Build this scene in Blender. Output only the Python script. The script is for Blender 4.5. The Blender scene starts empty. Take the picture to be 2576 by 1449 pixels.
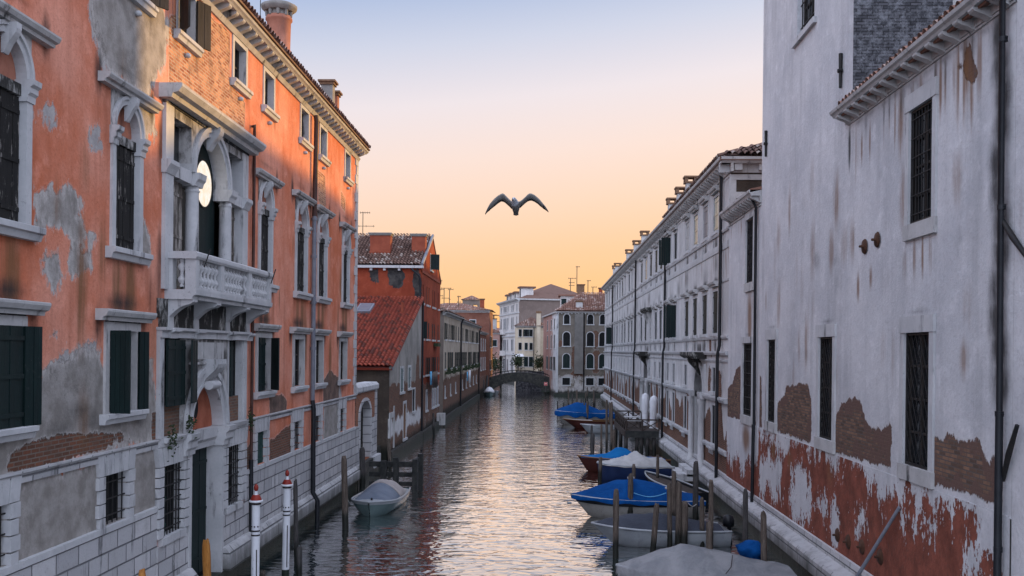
import bpy, math, random
import numpy as np
from mathutils import Vector, Matrix

R = math.radians
scene = bpy.context.scene
col = scene.collection

# ------------------------------------------------------------------ camera
FPX, CX, HY, IW, IH = 2450.0, 1288.0, 882.0, 2576.0, 1449.0     # photo measured at 2576 px width
CAM = Vector((0.0, 0.0, 6.0))
psi, rho = math.atan(80 / FPX), R(0.6)
fwd = Vector((-math.sin(psi), math.cos(psi), 0))
r0 = Vector((math.cos(psi), math.sin(psi), 0)); u0 = Vector((0, 0, 1))
rgt = r0 * math.cos(rho) + u0 * math.sin(rho)
upv = u0 * math.cos(rho) - r0 * math.sin(rho)
cd = bpy.data.cameras.new('camera'); co = bpy.data.objects.new('camera', cd); col.objects.link(co)
cd.sensor_width = 36; cd.lens = 36 * FPX / IW; cd.shift_y = (HY - IH / 2) / IW
cd.clip_start = 0.1; cd.clip_end = 3000
co.matrix_world = Matrix(((rgt.x, upv.x, -fwd.x, CAM.x), (rgt.y, upv.y, -fwd.y, CAM.y),
                          (rgt.z, upv.z, -fwd.z, CAM.z), (0, 0, 0, 1)))
scene.camera = co

def ray(x, y):
    return fwd + rgt * ((x - CX) / FPX) + upv * ((HY - y) / FPX)
def on_water(x, y, z=0.0):
    d = ray(x, y); return CAM + d * ((z - CAM.z) / d.z)
def at_depth(x, y, Y):
    d = ray(x, y); return CAM + d * (Y / d.y)

# ------------------------------------------------------------------ light
SUN_AZ, SUN_EL = R(49), R(8.4)        # azimuth measured from the canal axis (+Y) towards +X
sdir = Vector((math.sin(SUN_AZ) * math.cos(SUN_EL), math.cos(SUN_AZ) * math.cos(SUN_EL), math.sin(SUN_EL)))
sl = bpy.data.lights.new('sun', 'SUN'); so = bpy.data.objects.new('sun', sl); col.objects.link(so)
sl.energy = 5.0; sl.angle = R(1.4); sl.color = (1.0, 0.56, 0.13)
so.location = (30, 30, 40); so.rotation_euler = (-sdir).to_track_quat('-Z', 'Y').to_euler()

w = bpy.data.worlds.new('World'); scene.world = w; w.use_nodes = True
nt = w.node_tree; nt.nodes.clear()
def wn(t): return nt.nodes.new(t)
wo = wn('ShaderNodeOutputWorld'); tc = wn('ShaderNodeTexCoord'); sx = wn('ShaderNodeSeparateXYZ')
nt.links.new(tc.outputs['Generated'], sx.inputs[0])
m1 = wn('ShaderNodeMath'); m1.operation = 'MULTIPLY_ADD'; m1.inputs[1].default_value = -0.10
nt.links.new(sx.outputs[0], m1.inputs[0]); nt.links.new(sx.outputs[2], m1.inputs[2])
cr = wn('ShaderNodeValToRGB'); nt.links.new(m1.outputs[0], cr.inputs[0])
stops = [(0.0, (1.0, .50, .17)), (.05, (1.0, .545, .225)), (.10, (1.0, .60, .335)), (.15, (.98, .68, .50)),
         (.20, (.95, .74, .65)), (.255, (.86, .765, .785)), (.31, (.63, .655, .78)), (.37, (.37, .475, .71)),
         (.50, (.40, .48, .74)), (.75, (.75, .85, 1.15)), (1.0, (1.1, 1.22, 1.6))]
el = cr.color_ramp.elements
while len(el) < len(stops): el.new(0.5)
for e, (p, c) in zip(el, stops): e.position = p; e.color = (*c, 1)
# sky behind the viewer raised beyond a sunset's, as added fill for the walls
mr = wn('ShaderNodeMapRange'); mr.interpolation_type = 'SMOOTHSTEP'; nt.links.new(sx.outputs[1], mr.inputs[0])
for i, v in ((1, .30), (2, -.45), (3, 0.0), (4, 1.0)): mr.inputs[i].default_value = v
bk = wn('ShaderNodeMix'); bk.data_type = 'RGBA'; nt.links.new(mr.outputs[0], bk.inputs[0]); nt.links.new(cr.outputs[0], bk.inputs[6]); bk.inputs[7].default_value = (1.75, 1.95, 2.5, 1)
bg1 = wn('ShaderNodeBackground'); nt.links.new(bk.outputs[2], bg1.inputs[0]); bg1.inputs[1].default_value = 1.0
sky = wn('ShaderNodeTexSky'); sky.sky_type = 'NISHITA'; sky.sun_disc = False
sky.sun_elevation = SUN_EL; sky.sun_rotation = SUN_AZ
bg2 = wn('ShaderNodeBackground'); nt.links.new(sky.outputs[0], bg2.inputs[0]); bg2.inputs[1].default_value = 0.012
ad = wn('ShaderNodeAddShader'); nt.links.new(bg1.outputs[0], ad.inputs[0]); nt.links.new(bg2.outputs[0], ad.inputs[1])
nt.links.new(ad.outputs[0], wo.inputs[0])
scene.view_settings.view_transform = 'Standard'; scene.view_settings.look = 'None'
scene.view_settings.exposure = 0.0; scene.view_settings.gamma = 1.0

# ------------------------------------------------------------------ materials
class G:
    """small node-graph helper"""
    def __init__(g, name):
        g.m = bpy.data.materials.new(name); g.m.use_nodes = True
        g.t = g.m.node_tree; g.t.nodes.clear(); g._p = None
    def n(g, t, ins=None, **pr):
        nd = g.t.nodes.new(t)
        for k, v in pr.items(): setattr(nd, k, v)
        for k, v in (ins or {}).items(): g.set(nd.inputs[k], v)
        return nd
    def set(g, s, v):
        if isinstance(v, bpy.types.NodeSocket): g.t.links.new(v, s)
        elif isinstance(v, tuple) and s.type == 'RGBA' and len(v) == 3: s.default_value = (*v, 1)
        else: s.default_value = v
    def pos(g):
        if g._p is None: g._p = g.n('ShaderNodeNewGeometry').outputs['Position']
        return g._p
    def sc(g, v, vec=None):
        return g.n('ShaderNodeVectorMath', {0: vec or g.pos(), 1: v}, operation='MULTIPLY').outputs[0]
    def math(g, op, a, b=0.0, c=0.0, clamp=False):
        return g.n('ShaderNodeMath', {0: a, 1: b, 2: c}, operation=op, use_clamp=clamp).outputs[0]
    def mix(g, f, a, b, blend='MIX'):
        nd = g.n('ShaderNodeMix', data_type='RGBA', blend_type=blend)
        g.set(nd.inputs[0], f); g.set(nd.inputs[6], a); g.set(nd.inputs[7], b)
        return nd.outputs[2]
    def noise(g, scale, vec=None, detail=4, rough=.55, dist=0.0):
        return g.n('ShaderNodeTexNoise', {'Vector': vec or g.pos(), 'Scale': scale, 'Detail': detail, 'Roughness': rough, 'Distortion': dist}).outputs[0]
    def rng(g, f, a, b, lo=0.0, hi=1.0, smooth=True):
        return g.n('ShaderNodeMapRange', {0: f, 1: a, 2: b, 3: lo, 4: hi}, interpolation_type='SMOOTHSTEP' if smooth else 'LINEAR').outputs[0]
    def attr(g, name):
        return g.n('ShaderNodeAttribute', attribute_name=name).outputs['Fac']
    def sep(g, v=None):
        return g.n('ShaderNodeSeparateXYZ', {0: v or g.pos()}).outputs
    def comb(g, x, y, z=0.0):
        return g.n('ShaderNodeCombineXYZ', {0: x, 1: y, 2: z}).outputs[0]
    def wallvec(g):
        # facade coordinates: horizontal run (whichever of X/Y lies in the wall) and height
        nrm = g.n('ShaderNodeNewGeometry').outputs['True Normal']
        nx = g.sep(nrm)[0]; ax = g.math('ABSOLUTE', nx)
        f = g.math('GREATER_THAN', ax, 0.7)
        p = g.sep()
        h = g.math('ADD', g.math('MULTIPLY', p[1], f), g.math('MULTIPLY', p[0], g.math('SUBTRACT', 1.0, f)))
        return g.comb(h, p[2])
    def brick(g, vec, w=.25, h=.075, mortar=.012, c1=(.36, .14, .08), c2=(.24, .10, .06), cm=(.34, .29, .25), bias=0.0, smooth=.1):
        nd = g.n('ShaderNodeTexBrick', {'Vector': vec, 'Color1': c1, 'Color2': c2, 'Mortar': cm, 'Scale': 1.0, 'Mortar Size': mortar,
                                        'Mortar Smooth': smooth, 'Bias': bias, 'Brick Width': w, 'Row Height': h})
        return nd.outputs[0], nd.outputs[1]
    def out(g, color, rough=.9, bump=None, bs=.4, bd=.02, spec=.25, **kw):
        b = g.n('ShaderNodeBsdfPrincipled', {'Base Color': color, 'Roughness': rough, 'Specular IOR Level': spec})
        for k, v in kw.items(): g.set(b.inputs[k.replace('_', ' ')], v)
        if bump is not None:
            bn = g.n('ShaderNodeBump', {'Height': bump, 'Strength': bs, 'Distance': bd}); g.t.links.new(bn.outputs[0], b.inputs['Normal'])
        o = g.n('ShaderNodeOutputMaterial'); g.t.links.new(b.outputs[0], o.inputs[0])
        return g.m

def dirty(g, c, amt=.6, dark=(.05, .05, .05), scale=1.3, thr=.56):
    """water-streak and soot dirt over a colour"""
    st = g.noise(scale, g.sc((2.2, 2.2, .35)), 6, .65)
    f = g.rng(st, thr, thr + .16)
    f2 = g.noise(7.0, None, 5, .7); sp = g.rng(g.noise(19, g.sc((1, 1, .7)), 4, .7), .60, .70, 0, .55)
    c = g.mix(g.math('MULTIPLY', sp, g.rng(g.noise(1.1, None, 3), .42, .6)), c, (.06, .06, .06))
    return g.mix(g.math('MULTIPLY', g.math('MULTIPLY', f, f2), amt * 1.7, clamp=True), c, dark)

def simple(name, c1, c2, scale=3.0, rough=.85, bs=.3, dirt=0.0, stretch=(1, 1, 1), spec=.25, bd=.02, **kw):
    g = G(name); v = g.sc(stretch)
    n1 = g.noise(scale, v, 6, .6); n2 = g.noise(scale * 9, v, 4, .6)
    c = g.mix(g.rng(n1, .3, .7), c1, c2)
    c = g.mix(g.math('MULTIPLY', n2, .35), c, tuple(x * .55 for x in c1))
    if dirt: c = dirty(g, c, dirt)
    return g.out(c, rough, g.math('ADD', n1, g.math('MULTIPLY', n2, .5)), bs, bd, spec, **kw)

def layered(name, b1, b2, layers, streak=.35, fine=.25, lowdirt=None, soot=True, tide=1.1):
    """plastered wall: base coat and layers (attr, kind, amp, noise scale) that show through where the coat has fallen off"""
    g = G(name); wv = g.wallvec(); z = g.sep()[2]
    big = g.noise(.42, None, 5, .6); med = g.noise(2.2, None, 6, .65); fin = g.noise(14, None, 5, .7)
    stv = g.noise(1.0, g.sc((1.6, 1.6, .16)), 6, .6)
    c = g.mix(g.rng(big, .32, .68), b1, b2)
    c = g.mix(g.math('MULTIPLY', g.rng(stv, .45, .75), streak), c, tuple(x * .55 for x in b1))
    c = g.mix(g.math('MULTIPLY', g.rng(med, .5, .75), .35), c, tuple(min(1, x * 1.35 + .03) for x in b2))
    c = g.mix(g.math('MULTIPLY', g.rng(fin, .45, .8), fine), c, tuple(x * .5 for x in b1))
    hgt = g.math('ADD', g.math('MULTIPLY', med, .5), g.math('MULTIPLY', fin, .6))
    for (an, kind, amp, scl) in layers:
        a = g.attr(an)
        n1 = g.noise(scl, g.sc((1, 1, .42 if kind == 'red' else .6)), 8, .72, .3); n2 = g.noise(scl * 6, g.sc((1, 1, .6)), 4, .6)
        f = g.math('ADD', g.math('MULTIPLY', a, .6) if kind == 'red' else a, g.math('MULTIPLY', g.math('SUBTRACT', n1, .5), amp))
        f = g.math('ADD', f, g.math('MULTIPLY', g.math('SUBTRACT', n2, .5), amp * (.42 if kind == 'red' else .25)))
        mk = g.rng(f, 0.0, .035)
        if kind == 'gray':
            lc = g.mix(g.rng(med, .35, .65), (.22, .20, .18), (.34, .315, .29))
            edge = g.rng(f, .02, .28, 1, 0)
            lc = g.mix(g.math('MULTIPLY', edge, g.rng(n2, .35, .6)), lc, (.50, .46, .43)); dh = -.5
        elif kind == 'palegray':
            lc = g.mix(g.rng(med, .35, .65), (.33, .31, .30), (.45, .42, .40)); dh = -.4
        elif kind == 'brown':
            lc = g.mix(g.rng(med, .35, .65), (.11, .075, .06), (.19, .125, .10)); dh = -.6
        elif kind == 'red':
            lc = g.mix(g.rng(med, .3, .7), (.14, .045, .03), (.27, .085, .055))
            lc = g.mix(g.math('MULTIPLY', g.rng(n2, .5, .7), .5), lc, (.09, .05, .04)); dh = -.5
        elif kind == 'white':
            lc = g.mix(g.rng(med, .35, .65), (.55, .53, .52), (.66, .65, .65)); dh = .4
        elif kind == 'black':
            lc = g.mix(g.rng(med, .35, .65), (.025, .025, .026), (.07, .065, .06)); dh = 0
        else:
            bc, bf = g.brick(wv, c1=(.20, .078, .045), c2=(.11, .052, .034), cm=(.17, .135, .11))
            if kind == 'paintbrick': bc, bf = g.brick(wv, c1=(.62, .31, .17), c2=(.30, .095, .05), cm=(.50, .38, .28))
            if kind == 'brownbrick': bc, bf = g.brick(wv, c1=(.25, .14, .09), c2=(.085, .058, .045), cm=(.11, .09, .08))
            lc = g.mix(g.math('MULTIPLY', g.rng(med, .45, .7), .55), bc, (.12, .075, .055))
            if kind == 'brownbrick':   # patches of smooth brown undercoat still on the bricks
                lc = g.mix(g.rng(g.math('ADD', g.math('MULTIPLY', g.noise(1.6, None, 5, .6), 1.0), g.math('MULTIPLY', f, -.5)), .36, .46), lc, (.135, .082, .066))
            dh = -.8
            hgt = g.math('ADD', hgt, g.math('MULTIPLY', g.math('MULTIPLY', bf, mk), -.6))
        rim = g.math('MULTIPLY', g.rng(f, -.045, -.003), g.math('SUBTRACT', 1.0, mk))
        c = g.mix(g.math('MULTIPLY', rim, 0.0 if kind in ('black', 'red') else .3), c, (.62, .58, .55))
        c = g.mix(mk, c, lc); hgt = g.math('ADD', hgt, g.math('MULTIPLY', mk, dh))
    if soot:
        rs = g.attr('rust'); f = g.math('MULTIPLY', rs, g.math('ADD', .2, g.noise(4.0, g.sc((2, 2, .15)), 5, .7)))
        c = g.mix(g.rng(f, .13, .62, 0, .85), c, (.19, .095, .045))
        d = g.attr('dark'); f = g.math('MULTIPLY', d, g.math('ADD', .35, g.noise(3.0, g.sc((1.5, 1.5, .4)), 6, .7)))
        c = g.mix(g.rng(f, .12, .75, 0, .93), c, (.030, .028, .027))
    if tide:
        tn = g.math('ADD', z, g.math('MULTIPLY', g.math('SUBTRACT', med, .5), .8))
        c = g.mix(g.rng(tn, tide - .55, tide, .93, 0), c, (.018, .020, .016))
    return g.out(c, .92, hgt, .7, .04, .15)

M = {}
def build_materials():
    M['palazzo'] = layered('orange_plaster', (.54, .155, .075), (.70, .31, .215),
                           [('pale', 'palegray', 1.3, 1.7), ('gray', 'gray', 1.15, 1.5), ('brown', 'brown', .4, 1.6), ('paintbrick', 'paintbrick', .3, 2), ('brick', 'brick', .45, 1.8)], streak=.6, fine=.45, tide=0)
    M['white_wall'] = layered('white_weathered_plaster', (.48, .48, .495), (.60, .59, .595),
                              [('brick', 'brownbrick', .50, 2.6), ('red', 'red', 1.9, 2.1), ('blk', 'black', .5, 2)], streak=.42, fine=.38, tide=0)
    M['long_wall'] = layered('white_facade_plaster', (.45, .435, .43), (.57, .555, .55),
                             [('brick', 'brick', 1.0, 1.3), ('blk', 'black', .6, 2)], streak=.5, fine=.35, tide=0)
    M['annex_wall'] = layered('weathered_grey_stucco', (.22, .205, .185), (.36, .335, .305), [('brick', 'brick', 1.0, .9), ('white', 'white', 1.1, .9)], streak=.7, tide=1.0, soot=False)
    M['gray_wall'] = layered('grey_bare_render', (.115, .098, .080), (.20, .172, .145), [('brick', 'brick', 1.0, .8), ('white', 'palegray', 1.1, .9)], tide=1.0, soot=False)
    M['red_wall'] = layered('red_plaster', (.20, .038, .019), (.30, .066, .032), [('blk', 'black', 1.1, .7), ('gray', 'palegray', .6, 1.5), ('brick', 'brick', .9, 1)], tide=1.1, soot=False)
    M['row_wall'] = layered('grey_stucco', (.32, .265, .205), (.47, .40, .325), [('brick', 'brick', 1.2, .8), ('blk', 'brown', 1.1, .7)], streak=.6, tide=1.3, soot=False)
    M['brown_wall'] = layered('brown_plaster', (.15, .062, .043), (.21, .095, .066), [('brick', 'brick', 1.1, .8)], tide=1.2, soot=False)
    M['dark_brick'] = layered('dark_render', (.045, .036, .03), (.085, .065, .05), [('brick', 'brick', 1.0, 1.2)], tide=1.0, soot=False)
    M['far_white'] = layered('pale_stone_wall', (.50, .47, .45), (.60, .57, .55), [], tide=1.0, soot=False)
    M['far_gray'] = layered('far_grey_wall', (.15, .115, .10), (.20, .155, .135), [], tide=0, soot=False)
    M['cream'] = layered('cream_plaster', (.52, .44, .33), (.60, .52, .40), [], tide=.8, soot=False)
    M['pink'] = layered('faded_pink_plaster', (.33, .19, .16), (.42, .26, .22), [('white', 'white', 1.2, .9)], tide=.9, soot=False)
    # blackened brick tower side
    g = G('blackened_brick'); wv = g.wallvec(); bc, bf = g.brick(wv, c1=(.085, .085, .095), c2=(.035, .036, .042), cm=(.02, .02, .022))
    nn = g.noise(3.2, None, 8, .82); c = g.mix(g.rng(nn, .44, .64), bc, (.17, .175, .19)); c = g.mix(g.rng(g.noise(1.4, None, 6, .7), .5, .7, 0, .8), c, (.02, .022, .026))
    M['tower_brick'] = g.out(c, .9, g.math('ADD', g.math('MULTIPLY', bf, -.5), nn), .6, .03, .2)
    M['stone'] = simple('white_stone', (.44, .44, .445), (.55, .545, .545), 1.6, .8, .25, .95)
    M['stone_dark'] = simple('sooty_stone', (.40, .39, .38), (.52, .51, .50), 2.0, .85, .3, 1.3)
    g = G('soot_blackened_stone'); nn = g.noise(2.6, g.sc((1.3, 1.3, .6)), 7, .7)
    M['sootstone'] = g.out(dirty(g, g.mix(g.rng(nn, .36, .60), (.09, .085, .08), (.42, .41, .40)), 1.0), .9, nn, .5, .03)
    g = G('black_crust_stone'); nn = g.noise(2.6, g.sc((1.3, 1.3, .6)), 7, .7)
    M['soot'] = g.out(g.mix(g.rng(nn, .50, .66), (.030, .029, .027), (.36, .35, .33)), .9, nn, .5, .03)
    def ashlar(name, w, h, c1, c2, dirt=.8):
        g = G(name); bc, bf = g.brick(g.wallvec(), w, h, .020, c1, c2, (.15, .15, .155), 0, .5)
        n1 = g.noise(2.0, None, 6, .65); n2 = g.noise(16, None, 4, .6)
        c = g.mix(g.math('MULTIPLY', g.rng(n1, .5, .75), .4), bc, (.30, .28, .26)); c = dirty(g, c, dirt)
        zz = g.math('ADD', g.sep()[2], g.math('MULTIPLY', g.math('SUBTRACT', g.noise(1.5, g.sc((1, 1, .5)), 6, .7), .5), 1.2)); c = g.mix(g.rng(zz, .25, 1.15, .8, 0), c, (.05, .052, .042))
        hgt = g.math('ADD', g.math('MULTIPLY', bf, -1.6), g.math('ADD', g.math('MULTIPLY', n2, .3), g.math('MULTIPLY', n1, .4)))
        return g.out(c, .85, hgt, .8, .04)
    M['ashlar'] = ashlar('white_ashlar', .78, .36, (.50, .49, .49), (.37, .365, .37))
    M['quoin'] = ashlar('white_quoin', 1.7, .40, (.52, .51, .51), (.44, .435, .44), .6)
    g = G('wet_foundation'); n1 = g.noise(3, None, 7, .7); z = g.sep()[2]
    c = g.mix(g.rng(n1, .4, .7), (.012, .013, .011), (.06, .055, .045)); c = g.mix(g.rng(z, .15, .5, .75, 0), c, (.012, .022, .012))
    M['found'] = g.out(c, .55, n1, .8, .06, .4)
    # window glass and shutters
    g = G('dark_window_glass'); n1 = g.noise(1.2, None, 3)
    M['glass'] = g.out(g.mix(n1, (.006, .008, .010), (.022, .026, .030)), .12, n1, .05, .01, .5)
    M['void'] = simple('dark_interior', (.006, .007, .008), (.014, .015, .016), 2, .9)
    M['green'] = simple('dark_green_paint', (.0035, .011, .011), (.006, .019, .018), 4, .6, .3, .3, (1, 1, .3))
    M['tealgreen'] = simple('teal_green_paint', (.010, .045, .038), (.016, .062, .052), 4, .6, .3, .2, (1, 1, .3))  # lighter teal green coat for some shutters and the buoy
    g = G('peeling_shutter_wood'); n1 = g.noise(2.2, g.sc((2, 2, .35)), 7, .75); n2 = g.noise(9, g.sc((2, 2, .2)), 5, .7)
    c = g.mix(g.rng(n1, .42, .58), (.10, .085, .072), (.40, .365, .33)); c = g.mix(g.rng(n2, .52, .68), c, (.03, .03, .027))
    c = g.mix(g.rng(g.noise(1.0, None, 4), .58, .68, 0, .5), c, (.04, .09, .06))
    M['oldwood'] = g.out(c, .9, n2, .6, .02)
    g = G('black_peeling_shutter'); n1 = g.noise(2.6, g.sc((2.2, 2.2, .45)), 8, .78); n2 = g.noise(9, g.sc((2, 2, .2)), 5, .7)
    c = g.mix(g.rng(n1, .56, .62), (.016, .015, .014), (.26, .24, .22)); c = g.mix(g.rng(n2, .55, .7), c, (.006, .006, .006))
    M['peel'] = g.out(c, .9, n2, .6, .02)
    M['shutdark'] = simple('black_brown_wood', (.028, .024, .021), (.06, .05, .043), 3, .85, .4, .4, (2, 2, .3))
    M['curtain'] = simple('tan_shutter_board', (.20, .13, .075), (.26, .18, .11), 3, .8, .3, .3, (2, 2, .3))
    M['iron'] = simple('black_iron', (.012, .012, .013), (.025, .022, .02), 8, .55, .3)
    M['rustiron'] = simple('rusty_iron', (.045, .022, .014), (.09, .04, .022), 8, .8, .5)
    M['pipe_gray'] = simple('grey_zinc_pipe', (.15, .16, .19), (.21, .22, .25), 3, .5, .15)
    M['pipe_dark'] = simple('black_pipe', (.010, .011, .014), (.02, .022, .026), 3, .45, .15)
    M['pipe_brown'] = simple('brown_pipe', (.05, .025, .02), (.09, .045, .035), 3, .6, .2)
    M['chim'] = simple('chimney_plaster', (.33, .13, .085), (.42, .18, .12), 2.5, .9, .4, .5)
    M['chimgray'] = simple('grey_chimney_plaster', (.20, .19, .175), (.28, .265, .245), 2.5, .9, .4, .5)
    M['chimred'] = simple('red_chimney_plaster', (.22, .05, .026), (.30, .078, .042), 2.0, .9, .4, .5)
    M['chimwhite'] = simple('whitewashed_chimney', (.42, .41, .40), (.54, .53, .52), 2.5, .9, .4, .4)
    M['chimbrick'] = simple('brick_chimney_cap', (.15, .085, .05), (.22, .13, .08), 6, .9, .5, .2)
    def tiles(name, c1, c2, c3):
        g = G(name); r = g.attr('rnd'); n1 = g.noise(1.2, None, 5, .6); n2 = g.noise(12, None, 4)
        c = g.mix(g.rng(r, 0, 1, smooth=False), c1, c2); c = g.mix(g.rng(r, .78, .82), c, c3)
        c = g.mix(g.rng(n1, .5, .75, 0, .5), c, tuple(x * .35 for x in c1)); c = g.mix(g.rng(n2, .5, .8, 0, .4), c, (.04, .03, .025))
        return g.out(c, .88, n2, .3, .01)
    M['tile_red'] = tiles('red_clay_tiles', (.22, .040, .023), (.38, .082, .045), (.12, .035, .025))
    M['tile_old'] = tiles('old_brown_tiles', (.10, .055, .042), (.22, .13, .10), (.34, .27, .23))
    M['tile_mid'] = tiles('weathered_tiles', (.17, .085, .06), (.30, .16, .12), (.36, .25, .21))
    # timber posts: wet dark weed line near the water, grey dry wood above
    def post_mat(name, a, b, wet=.75):
        g = G(name); z = g.sep()[2]; n1 = g.noise(5, g.sc((3, 3, .3)), 7, .7); n2 = g.noise(30, g.sc((2, 2, .25)), 4, .7)
        c = g.mix(g.rng(n1, .35, .65), a, b); c = g.mix(g.rng(n2, .5, .7, 0, .7), c, tuple(x * .3 for x in a))
        zz = g.math('ADD', z, g.math('MULTIPLY', g.math('SUBTRACT', n1, .5), .5))
        c = g.mix(g.rng(zz, wet - .35, wet, .95, 0), c, (.012, .014, .011))
        return g.out(c, g.rng(zz, wet - .3, wet, .45, .9), n2, .7, .02)
    M['post'] = post_mat('grey_wet_timber', (.072, .056, .045), (.15, .12, .098))
    M['postdark'] = post_mat('dark_wet_timber', (.045, .042, .042), (.085, .078, .074))
    M['postrust'] = post_mat('orange_brown_timber', (.30, .115, .022), (.42, .19, .05), .4)
    M['deck'] = simple('dark_deck_wood', (.035, .026, .022), (.07, .052, .044), 4, .8, .4, .2, (1, 1, 1))
    M['jetty'] = simple('dark_wet_beam', (.018, .02, .02), (.05, .05, .046), 4, .7, .5)
    M['paintwhite'] = simple('white_pole_paint', (.66, .67, .70), (.74, .75, .77), 2, .45, .1, .15)
    M['paintred'] = simple('dark_red_paint', (.22, .022, .014), (.27, .032, .02), 3, .45, .1)
    M['paintblack'] = simple('black_band_paint', (.02, .012, .012), (.03, .02, .018), 3, .5, .1)
    M['hullwhite'] = simple('white_gelcoat', (.30, .32, .34), (.37, .39, .40), 1.5, .3, .05, .3, spec=.5)
    M['hullteal'] = simple('grey_green_gelcoat', (.13, .19, .19), (.17, .235, .23), 1.5, .25, .05, .15, spec=.5)
    M['hullcream'] = simple('cream_gelcoat', (.29, .275, .25), (.36, .345, .315), 1.5, .3, .05, .3, spec=.5)
    M['hullblue'] = simple('navy_hull_paint', (.012, .026, .085), (.02, .04, .12), 1.5, .4, .1, .2, spec=.4)
    M['hullred'] = simple('dark_red_hull', (.055, .014, .010), (.08, .022, .016), 2, .5, .1, .2)
    M['hullblack'] = simple('black_boot_stripe', (.008, .009, .012), (.014, .015, .018), 3, .4, .05)
    M['hullwood'] = simple('varnished_wood', (.16, .075, .03), (.23, .115, .05), 3, .4, .2, .2, (1, 1, .4))
    def tarp(name, a, b, bs=.5, rough=.62, spec=.3):
        g = G(name); n1 = g.noise(1.6, None, 5, .6, .8); n2 = g.noise(22, None, 3, .6); n3 = g.noise(4.0, g.sc((1, 2.2, 1)), 4, .6, 1.5)
        c = g.mix(g.rng(n1, .3, .7), a, b); c = g.mix(g.rng(n3, .55, .8, 0, .35), c, tuple(x * .5 for x in a))
        return g.out(c, rough, g.math('ADD', n3, g.math('MULTIPLY', n2, .12)), bs, .08, spec)
    M['tarp_gray'] = tarp('grey_tarpaulin', (.16, .165, .175), (.24, .24, .245))
    M['tarp_white'] = tarp('dirty_white_tarpaulin', (.36, .355, .35), (.46, .45, .44))
    M['tarp_blue'] = tarp('blue_tarpaulin', (.002, .045, .17), (.004, .065, .23), .4, .8, .08)
    M['tarp_lblue'] = tarp('bright_blue_tarpaulin', (.004, .095, .28), (.008, .13, .34), .45, .8, .08)
    M['tarp_slate'] = tarp('slate_canvas', (.10, .125, .165), (.14, .165, .205), .3)
    M['tarp_navy'] = tarp('navy_canvas', (.018, .022, .035), (.03, .036, .052), .35)
    M['tarp_beige'] = tarp('pale_canvas', (.32, .285, .27), (.40, .36, .335), .8)
    M['umb'] = tarp('white_parasol_cloth', (.58, .58, .60), (.68, .68, .70), .5)
    M['rope'] = simple('pale_rope', (.42, .42, .42), (.52, .52, .52), 20, .9, .2)
    M['ropeblue'] = simple('light_blue_rope', (.12, .38, .62), (.16, .44, .68), 20, .9, .2)
    M['leaf'] = simple('dark_leaves', (.022, .034, .016), (.045, .062, .028), 9, .8, .2)
    M['bird'] = simple('grey_feathers', (.17, .165, .155), (.25, .24, .225), 14, .9, .2)
    M['birdhead'] = simple('pale_feathers', (.42, .44, .48), (.52, .53, .56), 14, .9, .2)
    M['birdblack'] = simple('black_horn', (.012, .012, .012), (.03, .02, .015), 14, .6, .2)
    M['aerial'] = simple('aerial_metal', (.10, .08, .06), (.15, .12, .09), 4, .6, .1)
    M['signred'] = simple('red_sign_enamel', (.55, .03, .02), (.60, .04, .03), 3, .4, .02)
    M['signwhite'] = simple('white_sign_enamel', (.70, .68, .66), (.75, .73, .71), 3, .4, .02)
    g = G('round_pane_painted_glow'); n1 = g.noise(5, None, 5, .7)  # emission painted on the pane in place of reflected sky glare
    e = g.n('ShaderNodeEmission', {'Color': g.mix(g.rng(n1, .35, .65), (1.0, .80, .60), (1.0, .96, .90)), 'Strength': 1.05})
    o = g.n('ShaderNodeOutputMaterial'); g.t.links.new(e.outputs[0], o.inputs[0]); M['glowpane'] = g.m
    # water
    g = G('canal_water'); p = g.pos()
    wv = g.n('ShaderNodeTexNoise', {'Vector': g.sc((.75, 1.0, 1)), 'Scale': .8, 'Detail': 1, 'Roughness': .5, 'Distortion': .5}).outputs[0]
    w2 = g.n('ShaderNodeTexNoise', {'Vector': g.sc((.8, 1.2, 1)), 'Scale': 2.3, 'Detail': 1.5, 'Roughness': .45, 'Distortion': .9}).outputs[0]
    w3 = g.n('ShaderNodeTexNoise', {'Vector': g.sc((1, 1.2, 1)), 'Scale': 6.0, 'Detail': 1, 'Roughness': .5}).outputs[0]
    h = g.math('ADD', g.math('MULTIPLY', wv, .80), g.math('ADD', g.math('MULTIPLY', w2, .52), g.math('MULTIPLY', w3, .06)))
    bn = g.n('ShaderNodeBump', {'Height': h, 'Strength': 1.0, 'Distance': .05}).outputs[0]
    fr = g.n('ShaderNodeFresnel', {'IOR': 1.34, 'Normal': bn}).outputs[0]
    df = g.n('ShaderNodeBsdfDiffuse', {'Color': (.006, .022, .024), 'Normal': bn}).outputs[0]
    gl = g.n('ShaderNodeBsdfGlossy', {'Color': (.97, .965, .96), 'Roughness': .03, 'Normal': bn}).outputs[0]
    mx = g.n('ShaderNodeMixShader', {0: g.math('MULTIPLY', fr, 2.75, clamp=True), 1: df, 2: gl}).outputs[0]
    o = g.n('ShaderNodeOutputMaterial'); g.t.links.new(mx, o.inputs[0]); M['water'] = g.m
    M['ground'] = simple('paved_ground', (.16, .15, .14), (.22, .21, .2), .8, .9)
build_materials()

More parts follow.
